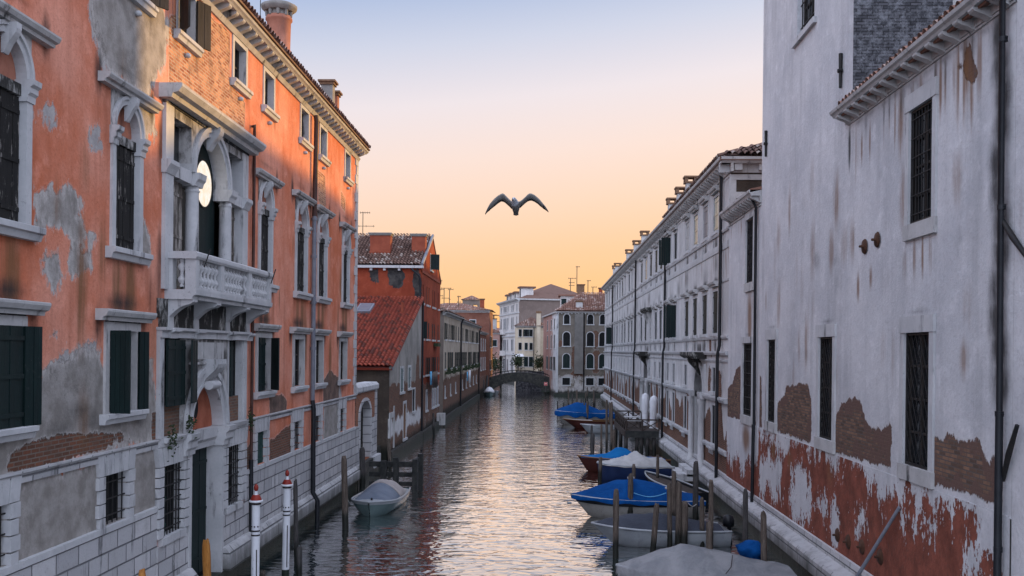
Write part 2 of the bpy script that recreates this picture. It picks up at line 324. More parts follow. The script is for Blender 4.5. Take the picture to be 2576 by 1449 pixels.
# ------------------------------------------------------------------ mesh helpers
class Wall:
    """vertical wall frame: s runs along t, z is up, d is the distance out from the face along n"""
    def __init__(w, x, y, t, n): w.o = Vector((x, y)); w.t = Vector(t).normalized(); w.n = Vector(n).normalized()
    def P(w, s, z, d=0.0):
        q = w.o + w.t * s + w.n * d; return Vector((q.x, q.y, z))
    def px(w, x, y, d=0.0):
        r = ray(x, y); n3 = Vector((w.n.x, w.n.y, 0)); o3 = w.P(0, 0, d)
        k = (o3 - CAM).dot(n3) / r.dot(n3); q = CAM + r * k
        return ((Vector((q.x, q.y)) - w.o - w.n * d).dot(w.t), q.z)

class MB:
    def __init__(b): b.v = []; b.f = []; b.sm = []; b.rnd = None
    def add(b, vs, fs, sm=False):
        o = len(b.v); b.v += [Vector(v) for v in vs]; b.f += [tuple(i + o for i in f) for f in fs]; b.sm += [sm] * len(fs); return b
    def hexa(b, c):
        return b.add(c, [(0, 1, 2, 3), (4, 7, 6, 5), (0, 4, 5, 1), (1, 5, 6, 2), (2, 6, 7, 3), (3, 7, 4, 0)])
    def box(b, W, s0, s1, z0, z1, d0, d1):
        return b.hexa([W.P(s0, z0, d0), W.P(s1, z0, d0), W.P(s1, z1, d0), W.P(s0, z1, d0), W.P(s0, z0, d1), W.P(s1, z0, d1), W.P(s1, z1, d1), W.P(s0, z1, d1)])
    def cube(b, x0, x1, y0, y1, z0, z1):
        return b.hexa([(x0, y0, z0), (x1, y0, z0), (x1, y0, z1), (x0, y0, z1), (x0, y1, z0), (x1, y1, z0), (x1, y1, z1), (x0, y1, z1)])
    def quad(b, *p): return b.add(p, [tuple(range(len(p)))])
    def prism(b, W, prof, s0, s1, sm=False):
        """profile of (d, z) swept along s"""
        n = len(prof); vs = [W.P(s0, z, d) for d, z in prof] + [W.P(s1, z, d) for d, z in prof]
        b.add(vs, [(i, (i + 1) % n, n + (i + 1) % n, n + i) for i in range(n)], sm)
        return b.add(vs, [tuple(range(n)), tuple(range(2 * n - 1, n - 1, -1))])
    def slab(b, W, pts, d0, d1):
        """polygon of (s, z) in the wall plane, extruded in d"""
        n = len(pts); vs = [W.P(s, z, d0) for s, z in pts] + [W.P(s, z, d1) for s, z in pts]
        return b.add(vs, [(i, (i + 1) % n, n + (i + 1) % n, n + i) for i in range(n)] + [tuple(range(n)), tuple(range(2 * n - 1, n - 1, -1))])
    def arch(b, W, cs, cz, r0, r1, d0, d1, n=14, a0=0.0, a1=math.pi, ez=1.0):
        vs = []
        for i in range(n + 1):
            a = a0 + (a1 - a0) * i / n; c, s = math.cos(a), math.sin(a) * ez
            vs += [W.P(cs + r0 * c, cz + r0 * s, d0), W.P(cs + r1 * c, cz + r1 * s, d0), W.P(cs + r1 * c, cz + r1 * s, d1), W.P(cs + r0 * c, cz + r0 * s, d1)]
        fs = []
        for i in range(n):
            for j in range(4): fs.append((4 * i + j, 4 * i + (j + 1) % 4, 4 * i + 4 + (j + 1) % 4, 4 * i + 4 + j))
        fs += [(0, 1, 2, 3), (4 * n + 3, 4 * n + 2, 4 * n + 1, 4 * n)]
        return b.add(vs, fs)
    def disc(b, W, cs, cz, r, d, n=24, rz=None):
        return b.add([W.P(cs + r * math.cos(6.2832 * i / n), cz + (rz or r) * math.sin(6.2832 * i / n), d) for i in range(n)], [tuple(range(n))])
    def tube(b, pts, r, n=8, cap=True):
        pts = [Vector(p) for p in pts]; rs = r if isinstance(r, (list, tuple)) else [r] * len(pts); vs = []
        for i, p in enumerate(pts):
            t = (pts[min(i + 1, len(pts) - 1)] - pts[max(i - 1, 0)]).normalized()
            a = t.cross(Vector((0, 0, 1))) if abs(t.z) < .95 else t.cross(Vector((0, 1, 0)))
            a.normalize(); c = t.cross(a)
            vs += [p + (a * math.cos(6.2832 * k / n) + c * math.sin(6.2832 * k / n)) * rs[i] for k in range(n)]
        fs = [(i * n + k, i * n + (k + 1) % n, (i + 1) * n + (k + 1) % n, (i + 1) * n + k) for i in range(len(pts) - 1) for k in range(n)]
        b.add(vs, fs, True)
        if cap: b.add(vs[:n], [tuple(range(n))]); b.add(vs[-n:], [tuple(range(n))])
        return b
    def lathe(b, c, prof, n=12):
        c = Vector(c); vs = []
        for r, z in prof: vs += [c + Vector((r * math.cos(6.2832 * k / n), r * math.sin(6.2832 * k / n), z)) for k in range(n)]
        m = len(prof)
        b.add(vs, [(i * n + k, i * n + (k + 1) % n, (i + 1) * n + (k + 1) % n, (i + 1) * n + k) for i in range(m - 1) for k in range(n)], True)
        b.add(vs[:n], [tuple(range(n))]); return b.add(vs[-n:], [tuple(range(n))])
    def loft(b, rings, sm=True, closed=True, caps=True):
        n = len(rings[0]); vs = [v for r_ in rings for v in r_]; m = n if closed else n - 1
        b.add(vs, [(i * n + k, i * n + (k + 1) % n, (i + 1) * n + (k + 1) % n, (i + 1) * n + k) for i in range(len(rings) - 1) for k in range(m)], sm)
        if caps: b.add(rings[0], [tuple(range(n))]); b.add(rings[-1], [tuple(range(n))])
        return b
    def build(b, name, mat, parent=None, attrs=None, frnd=None):
        off = Vector((0, 0, 0)); p = parent
        while p is not None: off = off + p.location; p = p.parent
        me = bpy.data.meshes.new(name)
        me.from_pydata([tuple(v - off) for v in b.v], [], b.f)
        me.polygons.foreach_set('use_smooth', b.sm)
        for k, a in (attrs or {}).items():
            at = me.attributes.new(k, 'FLOAT', 'POINT'); at.data.foreach_set('value', np.asarray(a, dtype=np.float32))
        if frnd is not None:
            at = me.attributes.new('rnd', 'FLOAT', 'FACE'); at.data.foreach_set('value', np.asarray(frnd, dtype=np.float32))
        me.materials.append(M[mat] if isinstance(mat, str) else mat); me.update()
        o = bpy.data.objects.new(name, me); col.objects.link(o)
        if parent is not None: o.parent = parent
        return o

def tag(o, label=None, cat=None, group=None, kind=None):
    if label: o['label'] = label
    if cat: o['category'] = cat
    if group: o['group'] = group
    if kind: o['kind'] = kind
    return o
def thing(name, label, cat, loc=(0, 0, 0), group=None):
    o = bpy.data.objects.new(name, None); col.objects.link(o); o.location = loc; o.empty_display_size = .3
    return tag(o, label, cat, group)
def copy_part(o, parent, dx=(0, 0, 0)):
    """a copy of a part and of its sub-parts, shifted"""
    c = o.copy(); col.objects.link(c); c.parent = parent; c.location = o.location + Vector(dx)
    for ch in [k for k in o.children]: copy_part(ch, c)
    return c

# signed distance (positive inside) to a polygon in wall coordinates
def sdf(S, Z, poly):
    px = np.array([p[0] for p in poly]); pz = np.array([p[1] for p in poly]); n = len(poly)
    d = np.full(S.shape, 1e9); ins = np.zeros(S.shape, bool)
    for i in range(n):
        ax, az, bx, bz = px[i], pz[i], px[(i + 1) % n], pz[(i + 1) % n]
        ex, ez = bx - ax, bz - az; t = np.clip(((S - ax) * ex + (Z - az) * ez) / (ex * ex + ez * ez + 1e-12), 0, 1)
        d = np.minimum(d, np.hypot(S - ax - t * ex, Z - az - t * ez))
        c = ((az > Z) != (bz > Z)) & (S < (bx - ax) * (Z - az) / (bz - az + 1e-12) + ax); ins ^= c
    return np.clip(np.where(ins, d, -d), -1, 1)
def field_polys(polys): return lambda S, Z: np.max([sdf(S, Z, p) for p in polys], axis=0) if polys else np.full(S.shape, -1.0)
def field_below(pts):
    xs = [p[0] for p in pts]; zs = [p[1] for p in pts]
    return lambda S, Z: np.clip(np.interp(S, xs, zs) - Z, -1, 1)
def field_blobs(bl, base=0.0):
    """soft ellipses (s, z, rs, rz, weight)"""
    def f(S, Z):
        o = np.full(S.shape, base)
        for s, z, rs, rz, k in bl: o = np.maximum(o, base + k * np.clip(1.25 - np.hypot((S - s) / rs, (Z - z) / rz), 0, 1))
        return o
    return f

def wall_sheet(name, W, s0, s1, z0, z1, mat, parent, holes=(), fields=None, res=.2, depth=.3, top=None, d=0.0):
    """wall face with rectangular (or arched: 5th value = spring height) openings, reveals and painted-on fields of wear"""
    e4 = .004     # the reveal lies just inside the frame that lines the opening
    holes = [(h[0] - e4, h[1] + e4, h[2] - e4, h[3] + e4) + tuple(h[4:]) for h in holes]
    rects = [h[:4] for h in holes]
    def lines(a, b, ex):
        n = max(1, int(round((b - a) / res))); L = sorted(list(np.linspace(a, b, n + 1)) + [e for e in ex if a < e < b]); o = [L[0]]
        for q in L[1:]:
            if q - o[-1] > 1e-4: o.append(q)
        return np.array(o)
    ss = lines(s0, s1, [r_[0] for r_ in rects] + [r_[1] for r_ in rects]); zz = lines(z0, z1, [r_[2] for r_ in rects] + [r_[3] for r_ in rects])
    keep = np.ones((len(ss) - 1, len(zz) - 1), bool); sc = (ss[1:] + ss[:-1]) / 2; zc = (zz[1:] + zz[:-1]) / 2
    for a, b_, c, e in rects: keep[np.ix_((sc > a) & (sc < b_), (zc > c) & (zc < e))] = False
    S, Z = np.meshgrid(ss, zz, indexing='ij')
    if top is not None: Z = np.minimum(Z, top(S))
    b = MB(); nz = len(zz)
    b.v = [W.P(a, c, d) for a, c in zip(S.ravel(), Z.ravel())]
    b.f = [(i * nz + j, (i + 1) * nz + j, (i + 1) * nz + j + 1, i * nz + j + 1) for i in range(len(ss) - 1) for j in range(nz - 1) if keep[i, j]]
    b.sm = [False] * len(b.f); es, ez = list(S.ravel()), list(Z.ravel())
    def extra(pts, fs):
        b.add([W.P(s, z, d + q) for s, z, q in pts], fs); es.extend(p[0] for p in pts); ez.extend(p[1] for p in pts)
    for h in holes:
        a, c, e, t = h[:4]
        extra([(a, e, 0), (a, t, 0), (a, t, -depth), (a, e, -depth)], [(0, 1, 2, 3)]); extra([(c, e, 0), (c, t, 0), (c, t, -depth), (c, e, -depth)], [(0, 1, 2, 3)])
        extra([(a, e, 0), (c, e, 0), (c, e, -depth), (a, e, -depth)], [(0, 1, 2, 3)]); extra([(a, t, 0), (c, t, 0), (c, t, -depth), (a, t, -depth)], [(0, 1, 2, 3)])
        if len(h) > 4:
            sp = h[4]; m = (a + c) / 2; r_ = (c - a) / 2; ez_ = (t - sp) / r_
            for sg in (-1, 1):
                arc = [(m + sg * r_ * math.cos(q * math.pi / 16), sp + ez_ * r_ * math.sin(q * math.pi / 16), 0) for q in range(9)]
                extra([(m + sg * r_, t, 0)] + arc, [(0, i + 1, i + 2) for i in range(8)])
    es, ez = np.array(es), np.array(ez)
    at = {k: f(es, ez) for k, f in (fields or {}).items()}
    return b.build(name, mat, parent, at)

def tile_roof(name, mat, parent, o, u, v, nu, nv, pitch=.22, course=.36, seed=1, clip=None):
    """barrel tiles laid in columns: o lower left corner, u along the eave, v up the slope (unit vectors, lengths nu, nv)"""
    o, u, v = Vector(o), Vector(u).normalized(), Vector(v).normalized(); nrm = u.cross(v)
    if nrm.z < 0: nrm = -nrm
    rg = random.Random(seed); b = MB(); fr = []
    prof = [(0.0, 0.0), (.12, .05), (.3, .095), (.5, .11), (.7, .095), (.88, .05), (1.0, 0.0)]
    for i in range(int(round(nu / pitch))):
        for j in range(int(round(nv / course))):
            if clip and not clip((i + .5) * pitch, (j + .5) * course): continue
            jx, jl = rg.uniform(-.012, .012), rg.uniform(-.012, .012); c = rg.random(); tl = rg.uniform(-.008, .012)
            vs = []
            for q, (e, lift) in enumerate(((j * course - .03 + jl, .06), ((j + 1) * course + .02, .005))):
                for k, (f, h) in enumerate(prof): vs.append(o + u * (i * pitch + f * pitch + jx) + v * e + nrm * (h + lift + tl))
            n = len(prof); fs = [(k, k + 1, n + k + 1, n + k) for k in range(n - 1)]
            b.add(vs, fs, True); fr += [c] * len(fs)
    # solid boarding under the tiles, which also closes the gaps
    if not clip:
        q = [o - nrm * .05, o + u * nu - nrm * .05, o + u * nu + v * nv - nrm * .05, o + v * nv - nrm * .05]
        b.hexa([p - nrm * .12 for p in q] + q); fr += [.1] * 6
    return b.build(name, mat, parent, None, fr)

def roof_poly(name, mat, parent, pts, thick=.12, seed=0):
    """roof plane with plain geometry (far or unseen sides)"""
    b = MB(); pts = [Vector(p) for p in pts]; n = len(pts)
    b.add(pts + [p - Vector((0, 0, thick)) for p in pts], [tuple(range(n)), tuple(range(2 * n - 1, n - 1, -1))] + [(i, (i + 1) % n, n + (i + 1) % n, n + i) for i in range(n)])
    return b.build(name, mat, parent, None, [.3] * (n + 2))

# ------------------------------------------------------------------ openings
def hood_mb(W, s0, s1, z0, z1, p):
    h = z1 - z0
    return MB().prism(W, [(-.05, z0), (p * .55, z0), (p * .6, z0 + h * .3), (p * .85, z0 + h * .4), (p, z0 + h * .75), (p, z1 - h * .06), (p - .02, z1), (-.05, z1)], s0, s1)
def sill_mb(W, s0, s1, z0, z1, p):
    h = z1 - z0
    return MB().prism(W, [(-.05, z0), (p * .6, z0), (p * .75, z0 + h * .45), (p, z0 + h * .55), (p, z1 - .01), (p - .015, z1), (-.05, z1)], s0, s1)
def frame_mb(W, s0, s1, z0, z1, fw, dep=.22, pr=.04, bottom=False):
    b = MB(); b.box(W, s0 - fw, s0, z0, z1 + fw, -dep, pr); b.box(W, s1, s1 + fw, z0, z1 + fw, -dep, pr); b.box(W, s0 + .001, s1 - .001, z1, z1 + fw - .002, -dep + .002, pr - .003)
    if bottom: b.box(W, s0 - fw + .002, s1 + fw - .002, z0 - fw, z0 - .002, -dep, pr + .006)
    return b
def pane_mb(W, s0, s1, z0, z1, d=-.2, bars=True):
    """glazing in a thin sash: dark panes and proud bars in one mesh"""
    b = MB(); b.quad(W.P(s0 - .02, z0 - .02, d), W.P(s1 + .02, z0 - .02, d), W.P(s1 + .02, z1 + .02, d), W.P(s0 - .02, z1 + .02, d))
    return b
def sash_mb(W, s0, s1, z0, z1, d=-.2, rows=3):
    b = MB(); t = .035; m = (s0 + s1) / 2
    b.box(W, m - t, m + t, z0, z1, d + .004, d + .045)
    for q in range(rows + 1):
        z = z0 + (z1 - z0) * q / rows; b.box(W, s0, s1, max(z0, z - .022), min(z1, z + .022), d + .003, d + .04)
    for s in (s0, s1): b.box(W, max(s0, s - .05), min(s1, s + .05), z0, z1, d + .002, d + .05)
    return b
def shutter_mb(W, s0, s1, z0, z1, d0, d1, planks=4):
    b = MB(); n = planks; q = (s1 - s0) / n
    for i in range(n): b.box(W, s0 + i * q + .004, s0 + (i + 1) * q - .004, z0, z1, d0, d1 - (.008 if i % 2 else 0))
    for f in (.12, .5, .88): b.box(W, s0 + .01, s1 - .01, z0 + (z1 - z0) * f - .035, z0 + (z1 - z0) * f + .035, d1 - .002, d1 + .014)
    return b
def hinged_mb(W, s_h, wdt, ang, z0, z1, th=.04, d=.03):
    """shutter leaf swung out on hinge s_h; ang from the wall, wdt signed along s"""
    b = MB(); c, s = math.cos(ang), math.sin(ang); vs = []
    n = 4
    for i in range(n):
        a0, a1 = abs(wdt) * (i / n) + .004, abs(wdt) * ((i + 1) / n) - .004; sg = 1 if wdt > 0 else -1; k = .006 if i % 2 else 0
        def pt(a, o, z): return W.P(s_h + sg * (a * c - o * s), z, d + a * s + o * c)
        b.hexa([pt(a0, 0, z0), pt(a1, 0, z0), pt(a1, 0, z1), pt(a0, 0, z1), pt(a0, th - k, z0), pt(a1, th - k, z0), pt(a1, th - k, z1), pt(a0, th - k, z1)])
    return b
def grille_mb(W, s0, s1, z0, z1, d, nb, nr, r=.014):
    b = MB()
    for i in range(nb):
        s = s0 + (s1 - s0) * (i + .5) / nb; b.tube([W.P(s, z0 - .03, d), W.P(s, z1 + .03, d)], r, 5)
    for j in range(nr):
        z = z0 + (z1 - z0) * (j + .5) / nr; b.tube([W.P(s0 - .04, z, d + .012), W.P(s1 + .04, z, d + .012)], r, 5)
    return b
def lattice_mb(W, s0, s1, z0, z1, d, step=.26, r=.012):
    b = MB(); ws, hs = s1 - s0, z1 - z0; k = 1.9
    n = int((ws * k + hs) / (step * k)) + 1
    for i in range(n + 1):
        c = z0 + i * step * k - 0
        for sg in (0, 1):
            pts = []
            za, zb = c, c - ws * k
            sa, sb = 0.0, ws
            if za > z1: sa = (za - z1) / k; za = z1
            if zb < z0: sb = (c - z0) / k; zb = z0
            if sb - sa < .02: continue
            if sg: sa, sb = ws - sa, ws - sb
            b.tube([W.P(s0 + sa, za, d + .01 * sg), W.P(s0 + sb, zb, d + .01 * sg)], r, 4)
    return b
def bars_frame(W, s0, s1, z0, z1, d): 
    b = MB(); b.box(W, s0, s0 + .05, z0, z1, d - .02, d + .02); b.box(W, s1 - .05, s1, z0, z1, d - .02, d + .02)
    b.box(W, s0 + .05, s1 - .05, z0, z0 + .05, d - .02, d + .02); b.box(W, s0 + .05, s1 - .05, z1 - .05, z1, d - .02, d + .02); return b

def far_window(root, W, s0, s1, z0, z1, fw=.1, style='', frame='stone', glass='void', sh='green', arch=False):
    """window of the more distant houses: pane with frame, sill and shutters as sub-parts. returns the hole"""
    t = z1 + (s1 - s0) / 2 if arch else z1
    wn_ = pane_mb(W, s0, s1, z0, t, -.035).build('window', glass, root)
    if fw:
        f = MB(); f.box(W, s0 - fw, s0, z0, z1, -.16, .022); f.box(W, s1, s1 + fw, z0, z1, -.16, .022)
        if arch: f.arch(W, (s0 + s1) / 2, z1 + .001, (s1 - s0) / 2, (s1 - s0) / 2 + fw, -.16, .021, 10)
        else: f.box(W, s0 - fw, s1 + fw, z1 + .001, z1 + fw, -.16, .020)
        f.build('frame', frame, wn_)
    MB().box(W, s0 - fw - .06, s1 + fw + .06, z0 - .13, z0 - .001, -.16, .10).build('sill', frame, wn_)
    if 'h' in style: hood_mb(W, s0 - fw - .12, s1 + fw + .12, z1 + fw + .1, z1 + fw + .34, .24).build('hood', frame, wn_)
    ws = (s1 - s0) / 2
    if 'o' in style:
        for sg, s in ((-1, s0), (1, s1)): shutter_mb(W, min(s, s + sg * ws * 1.1), max(s, s + sg * ws * 1.1), z0, z1, .025, .055, 3).build('shutter', sh, wn_)
    if 'c' in style:
        shutter_mb(W, s0 + .01, (s0 + s1) / 2 - .01, z0, t if not arch else z1, -.03, -.008, 2).build('shutter', sh, wn_)
        shutter_mb(W, (s0 + s1) / 2 + .01, s1 - .01, z0, t if not arch else z1, -.03, -.008, 2).build('shutter', sh, wn_)
    if 'p' in style:
        hinged_mb(W, s0, ws * .9, R(70), z0, z1, .04, .04).build('shutter', sh, wn_)
    return (s0, s1, z0, t, z1) if arch else (s0, s1, z0, z1)

def chimney(root, name_mat, x, y, sx, sy, z0, z1, cap='slab', capmat='chimbrick'):
    b = MB().cube(x - sx / 2, x + sx / 2, y - sy / 2, y + sy / 2, z0, z1)
    b.cube(x - sx / 2 - .04, x + sx / 2 + .04, y - sy / 2 - .04, y + sy / 2 + .04, z0 + (z1 - z0) * .35, z0 + (z1 - z0) * .35 + .09)
    c = b.build('chimney', name_mat, root)
    k = MB()
    if cap == 'open':     # cap raised on corner blocks so the sky shows through
        for ax in (-1, 1):
            for ay in (-1, 1): k.cube(x + ax * sx / 2 - .09, x + ax * sx / 2 + .09, y + ay * sy / 2 - .09, y + ay * sy / 2 + .09, z1 + .09, z1 + .30)
        k.cube(x - sx / 2 - .13, x + sx / 2 + .13, y - sy / 2 - .13, y + sy / 2 + .13, z1 + .301, z1 + .40)
        k.cube(x - sx / 2 - .10, x + sx / 2 + .10, y - sy / 2 - .10, y + sy / 2 + .10, z1 + .001, z1 + .089)
    else:
        k.cube(x - sx / 2 - .06, x + sx / 2 + .06, y - sy / 2 - .06, y + sy / 2 + .06, z1 + .001, z1 + .10)
        k.cube(x - sx / 2 - .12, x + sx / 2 + .12, y - sy / 2 - .12, y + sy / 2 + .12, z1 + .101, z1 + .18)
    k.build('chimney_cap', capmat, c); return c

def bracket_mesh(W, s, z_top, hgt, proj, wid):
    """S-shaped console"""
    pr = []
    n = 8
    for i in range(n + 1):
        t = i / n; d = proj * (1 - t) ** .9 * (1 + .18 * math.sin(t * 6.2832)) + .02; pr.append((d, z_top - hgt * (t ** .8)))
    return MB().prism(W, [(-.02, z_top)] + pr + [(-.02, z_top - hgt)], s - wid / 2, s + wid / 2)

# ================================================================== setting
WL = Wall(-8.14, 0, (0, 1), (1, 0)); WR = Wall(7.18, 0, (0, 1), (-1, 0))
b = MB(); b.quad((-400, -80, 0), (400, -80, 0), (400, 900, 0), (-400, 900, 0)); tag(b.build('canal_water', 'water'), kind='structure')
b = MB(); b.cube(-400, -8.9, -80, 900, -1, .35); b.cube(8.0, 400, -80, 900, -1, .35); b.cube(-8.9, 8.0, 215, 900, -1, .349); tag(b.build('ground', 'ground'), kind='structure')

def P(W, pts): return [W.px(x, y) for x, y in pts]
def found_wall(root, W, s0, s1, z1=.35, d=.12):
    MB().box(W, s0, s1, -1.2, z1, -.3, d).build('foundation', 'found', root)

# ================================================================== orange palazzo
def palazzo():
    W = WL
    root = thing('palazzo', 'long orange plastered palazzo with white stone balcony and sunlit top floor on the left bank', 'building', (-8.14, 24, 0))
    holes = []; dark = []; rust = []
    stone, OW = 'stone', 'oldwood'
    # --- top floor windows
    top = [(18.75, 19.8, 'o'), (21.5, 22.5, 'O'), (25.4, 26.4, ''), (28.2, 29.15, 's'), (32.5, 33.5, 's'), (35.3, 36.3, 's'), (39.8, 40.75, 'd')]
    for s0, s1, st in top:
        s0, s1 = s0 * .987, s1 * .987
        z0, z1 = 12.97, 14.0; fw = .14
        if st == 'O': z0 = 12.95; fw = .1
        wn_ = pane_mb(W, s0, s1, z0, z1, -.22).build('window', 'glass', root); sash_mb(W, s0, s1, z0, z1, -.22, 2).build('sash', 'shutdark', wn_)
        frame_mb(W, s0, s1, z0, z1, fw, .22, .03).build('frame', stone, wn_)
        sill_mb(W, s0 - .24, s1 + .24, z0 - .2, z0 - .002, .16).build('sill', stone, wn_)
        if st in 'oO' and st:
            hinged_mb(W, s0, -.52, R(40 if st == 'O' else 25), z0, z1, .05, .05).build('shutter', 'shutdark', wn_)
            hinged_mb(W, s1, .45, R(22 if st == 'O' else 30), z0, z1, .05, .05).build('shutter', 'shutdark', wn_)
        if st == 's': shutter_mb(W, s0 + .02, s0 + .5, z0 + .01, z1 - .01, -.17, -.12, 3).build('shutter', 'curtain', wn_)
        if st == 'd': shutter_mb(W, s0 + .02, s0 + .5, z0 + .01, z1 - .01, -.17, -.12, 3).build('shutter', 'shutdark', wn_)
        b = MB(); b.lathe(W.P((s0 + s1) / 2, z0 - .38, .05), [(.02, -.05), (.07, -.03), (.075, .03), (.03, .06)], 8); b.build('drain_spout', stone, wn_)
        holes.append((s0, s1, z0, z1)); dark += [(s0 - .2, z0 - .2, .18, .5, .5), (s1 + .2, z0 - .2, .18, .5, .5)]
    # --- arched second floor windows
    for s0, s1 in [(14.0, 15.12), (18.36, 19.44), (27.9, 29.0), (32.05, 33.35), (35.15, 36.4), (39.5, 40.65)]:
        s0, s1 = s0 * .987, s1 * .987
        z0, sp = 7.87, 10.14; m, r_ = (s0 + s1) / 2, (s1 - s0) / 2; fw = .17; zt = sp + r_
        wn_ = MB().box(W, s0 - .02, s1 + .02, sp - .1, zt + .02, -.17, -.13).build('window', 'chim', root)        # painted lunette
        pane_mb(W, s0, s1, z0, sp - .1, -.16).build('pane', 'void', wn_)
        shutter_mb(W, s0 + .02, m - .01, z0, sp - .28, -.11, -.06, 3).build('shutter', 'peel', wn_)
        shutter_mb(W, m + .01, s1 - .02, z0, sp - .28, -.11, -.06, 3).build('shutter', 'peel', wn_)
        MB().box(W, s0, s1, sp - .26, sp - .08, -.125, -.02).build('transom', 'sooty', wn_)
        f = MB(); f.box(W, s0 - fw, s0, z0, sp - .34, -.3, .05); f.box(W, s1, s1 + fw, z0, sp - .34, -.3, .05)
        f.arch(W, m, sp, r_, r_ + fw, -.3, .05, 16); f.arch(W, m, sp, r_ + fw * .62, r_ + fw, .049, .09, 16)
        f.build('frame', stone, wn_)
        for a, c in ((s0 - fw, s0), (s1, s1 + fw)):
            MB().prism(W, [(-.3, sp - .34), (.07, sp - .34), (.08, sp - .24), (.12, sp - .2), (.12, sp - .12), (.17, sp - .08), (.18, sp - .001), (-.3, sp - .001)], a - .04, c + .04).build('capital', stone, wn_)
        # spandrel plate, keystone scroll, hood, sill
        sp_ = MB()
        for sg in (-1, 1):
            R1 = r_ + fw + .002; pts = [(m + sg * R1, sp + .05)] + [(m + sg * R1 * math.cos(q * math.pi / 20), sp + R1 * math.sin(q * math.pi / 20)) for q in range(1, 11)] + [(m, zt + fw + .01), (m + sg * R1, zt + fw + .01)]
            sp_.slab(W, pts, -.02, .022)
        sp_.build('spandrel', 'sootstone', wn_)
        bracket_mesh(W, m, zt + .149, .46, .2, .14).build('keystone', stone, wn_)
        hood_mb(W, m - 1.24, m + 1.24, zt + .15, zt + .33, .24).build('hood', 'stone_dark', wn_)
        sill_mb(W, s0 - .34, s1 + .34, z0 - .22, z0 - .003, .2).build('sill', stone, wn_)
        holes.append((s0, s1, z0, zt, sp))
        dark += [(m - 1.2, zt + .35, .22, .55, .9), (m + 1.2, zt + .35, .2, .5, .8), (m, zt + .62, 1.2, .16, .5)]
        rust += [(m - .35, z0 - .75, .3, 1.0, .8), (m + .25, z0 - .8, .35, 1.1, .9)]
    # --- first floor windows
    for i, (s0, s1) in enumerate([(13.83, 15.05), (18.15, 19.4), (27.75, 29.0), (31.85, 33.05), (34.85, 35.95), (39.1, 40.3)]):
        s0, s1 = s0 * .987, s1 * .987; z0, z1 = 4.75, 6.3; m = (s0 + s1) / 2; fw = .16
        wn_ = pane_mb(W, s0, s1, z0, z1, -.17).build('window', 'glass', root); sash_mb(W, s0, s1, z0, z1, -.17, 3).build('sash', 'shutdark', wn_)
        frame_mb(W, s0, s1, z0, z1, fw, .26, .05).build('frame', 'stone_dark', wn_)
        MB().box(W, s0 - .1, s1 + .1, z1 + fw + .001, 6.5, -.1, .06).build('frieze', 'soot', wn_)
        hood_mb(W, m - 1.12, m + 1.12, 6.48, 6.69, .24).build('hood', 'stone_dark', wn_)
        sill_mb(W, s0 - .3, s1 + .3, z0 - .2, z0 - .003, .18).build('sill', stone, wn_)
        if i == 0:
            hinged_mb(W, s1, .36, R(15), z0, z1, .05, .06).build('shutter', 'green', wn_); hinged_mb(W, s0, -.6, R(25), z0, z1, .05, .06).build('shutter', 'green', wn_)
            shutter_mb(W, s0 + .02, s1 - .02, z0, z1, .05, .09, 6).build('shutter', 'green', wn_)
        if i == 1:
            hinged_mb(W, s0, -.4, R(82), z0, z1, .045, .06).build('shutter', 'green', wn_); hinged_mb(W, s1, .3, R(15), z0, z1, .045, .06).build('shutter', 'green', wn_)
        if i == 2:
            shutter_mb(W, s0 + .02, m - .01, z0 + .02, z1, .04, .08, 4).build('shutter', 'green', wn_); hinged_mb(W, s1, -.62, R(35), z0 + .02, z1, .045, .06).build('shutter', 'green', wn_)
        holes.append((s0, s1, z0, z1))
        dark += [(m, 6.82, 1.1, .3, .75), (m - 1.0, 6.4, .25, .5, .7), (m + 1.0, 6.4, .25, .45, .6), (m - 1.0, 5.2, .3, 1.2, .25)]
    # --- ground floor windows with quoins and grilles
    for i, (s0, s1) in enumerate([(13.7, 14.75), (18.0, 19.05), (27.7, 28.65), (31.85, 32.8), (34.75, 35.7), (39.1, 40.05)]):
        s0, s1 = s0 * .987, s1 * .987; z0, z1 = 2.66, 3.6; m = (s0 + s1) / 2
        wn_ = pane_mb(W, s0, s1, z0, z1, -.17).build('window', 'void', root)
        f = MB(); rg = random.Random(i); zz = z0 - .08
        for q in range(4):
            h = (z1 - z0 + .08) / 4; e = .05 if q % 2 else 0.0
            f.box(W, s0 - .22 - e, s0, zz + .012, zz + h - .012, -.3, .07); f.box(W, s1, s1 + .22 + e, zz + .012, zz + h - .012, -.3, .07); zz += h
        n = 5
        for q in range(n):
            a = s0 - .24 + (s1 - s0 + .48) * q / n; c = s0 - .24 + (s1 - s0 + .48) * (q + 1) / n; k = (q - 2) * .035
            f.slab(W, [(a + .008 - k * 0, z1 + .002), (c - .008, z1 + .002), (c - .008 + k, 3.98), (a + .008 + k, 3.98)], -.3, .068)
        f.build('quoin_frame', 'stone', wn_)
        if i == 2: shutter_mb(W, s0 + .01, s1 - .01, z0, z1, -.10, -.05, 5).build('shutter', 'tealgreen', wn_)
        else: grille_mb(W, s0, s1, z0, z1, -.04, 5, 3).build('grille', 'iron', wn_)
        holes.append((s0, s1, z0, z1))
    # --- openings of the balcony bay (the stone front stands before the wall)
    holes += [(20.85, 25.75, 7.3, 11.15), (20.6, 26.0, .3, 6.2)]
    g_up = P(W, [(218, -30), (232, 60), (252, 150), (270, 188), (335, 225), (392, 258), (396, 330), (368, 372), (356, 330), (352, 280), (392, 200), (421, 180), (423, 60), (405, -30)])
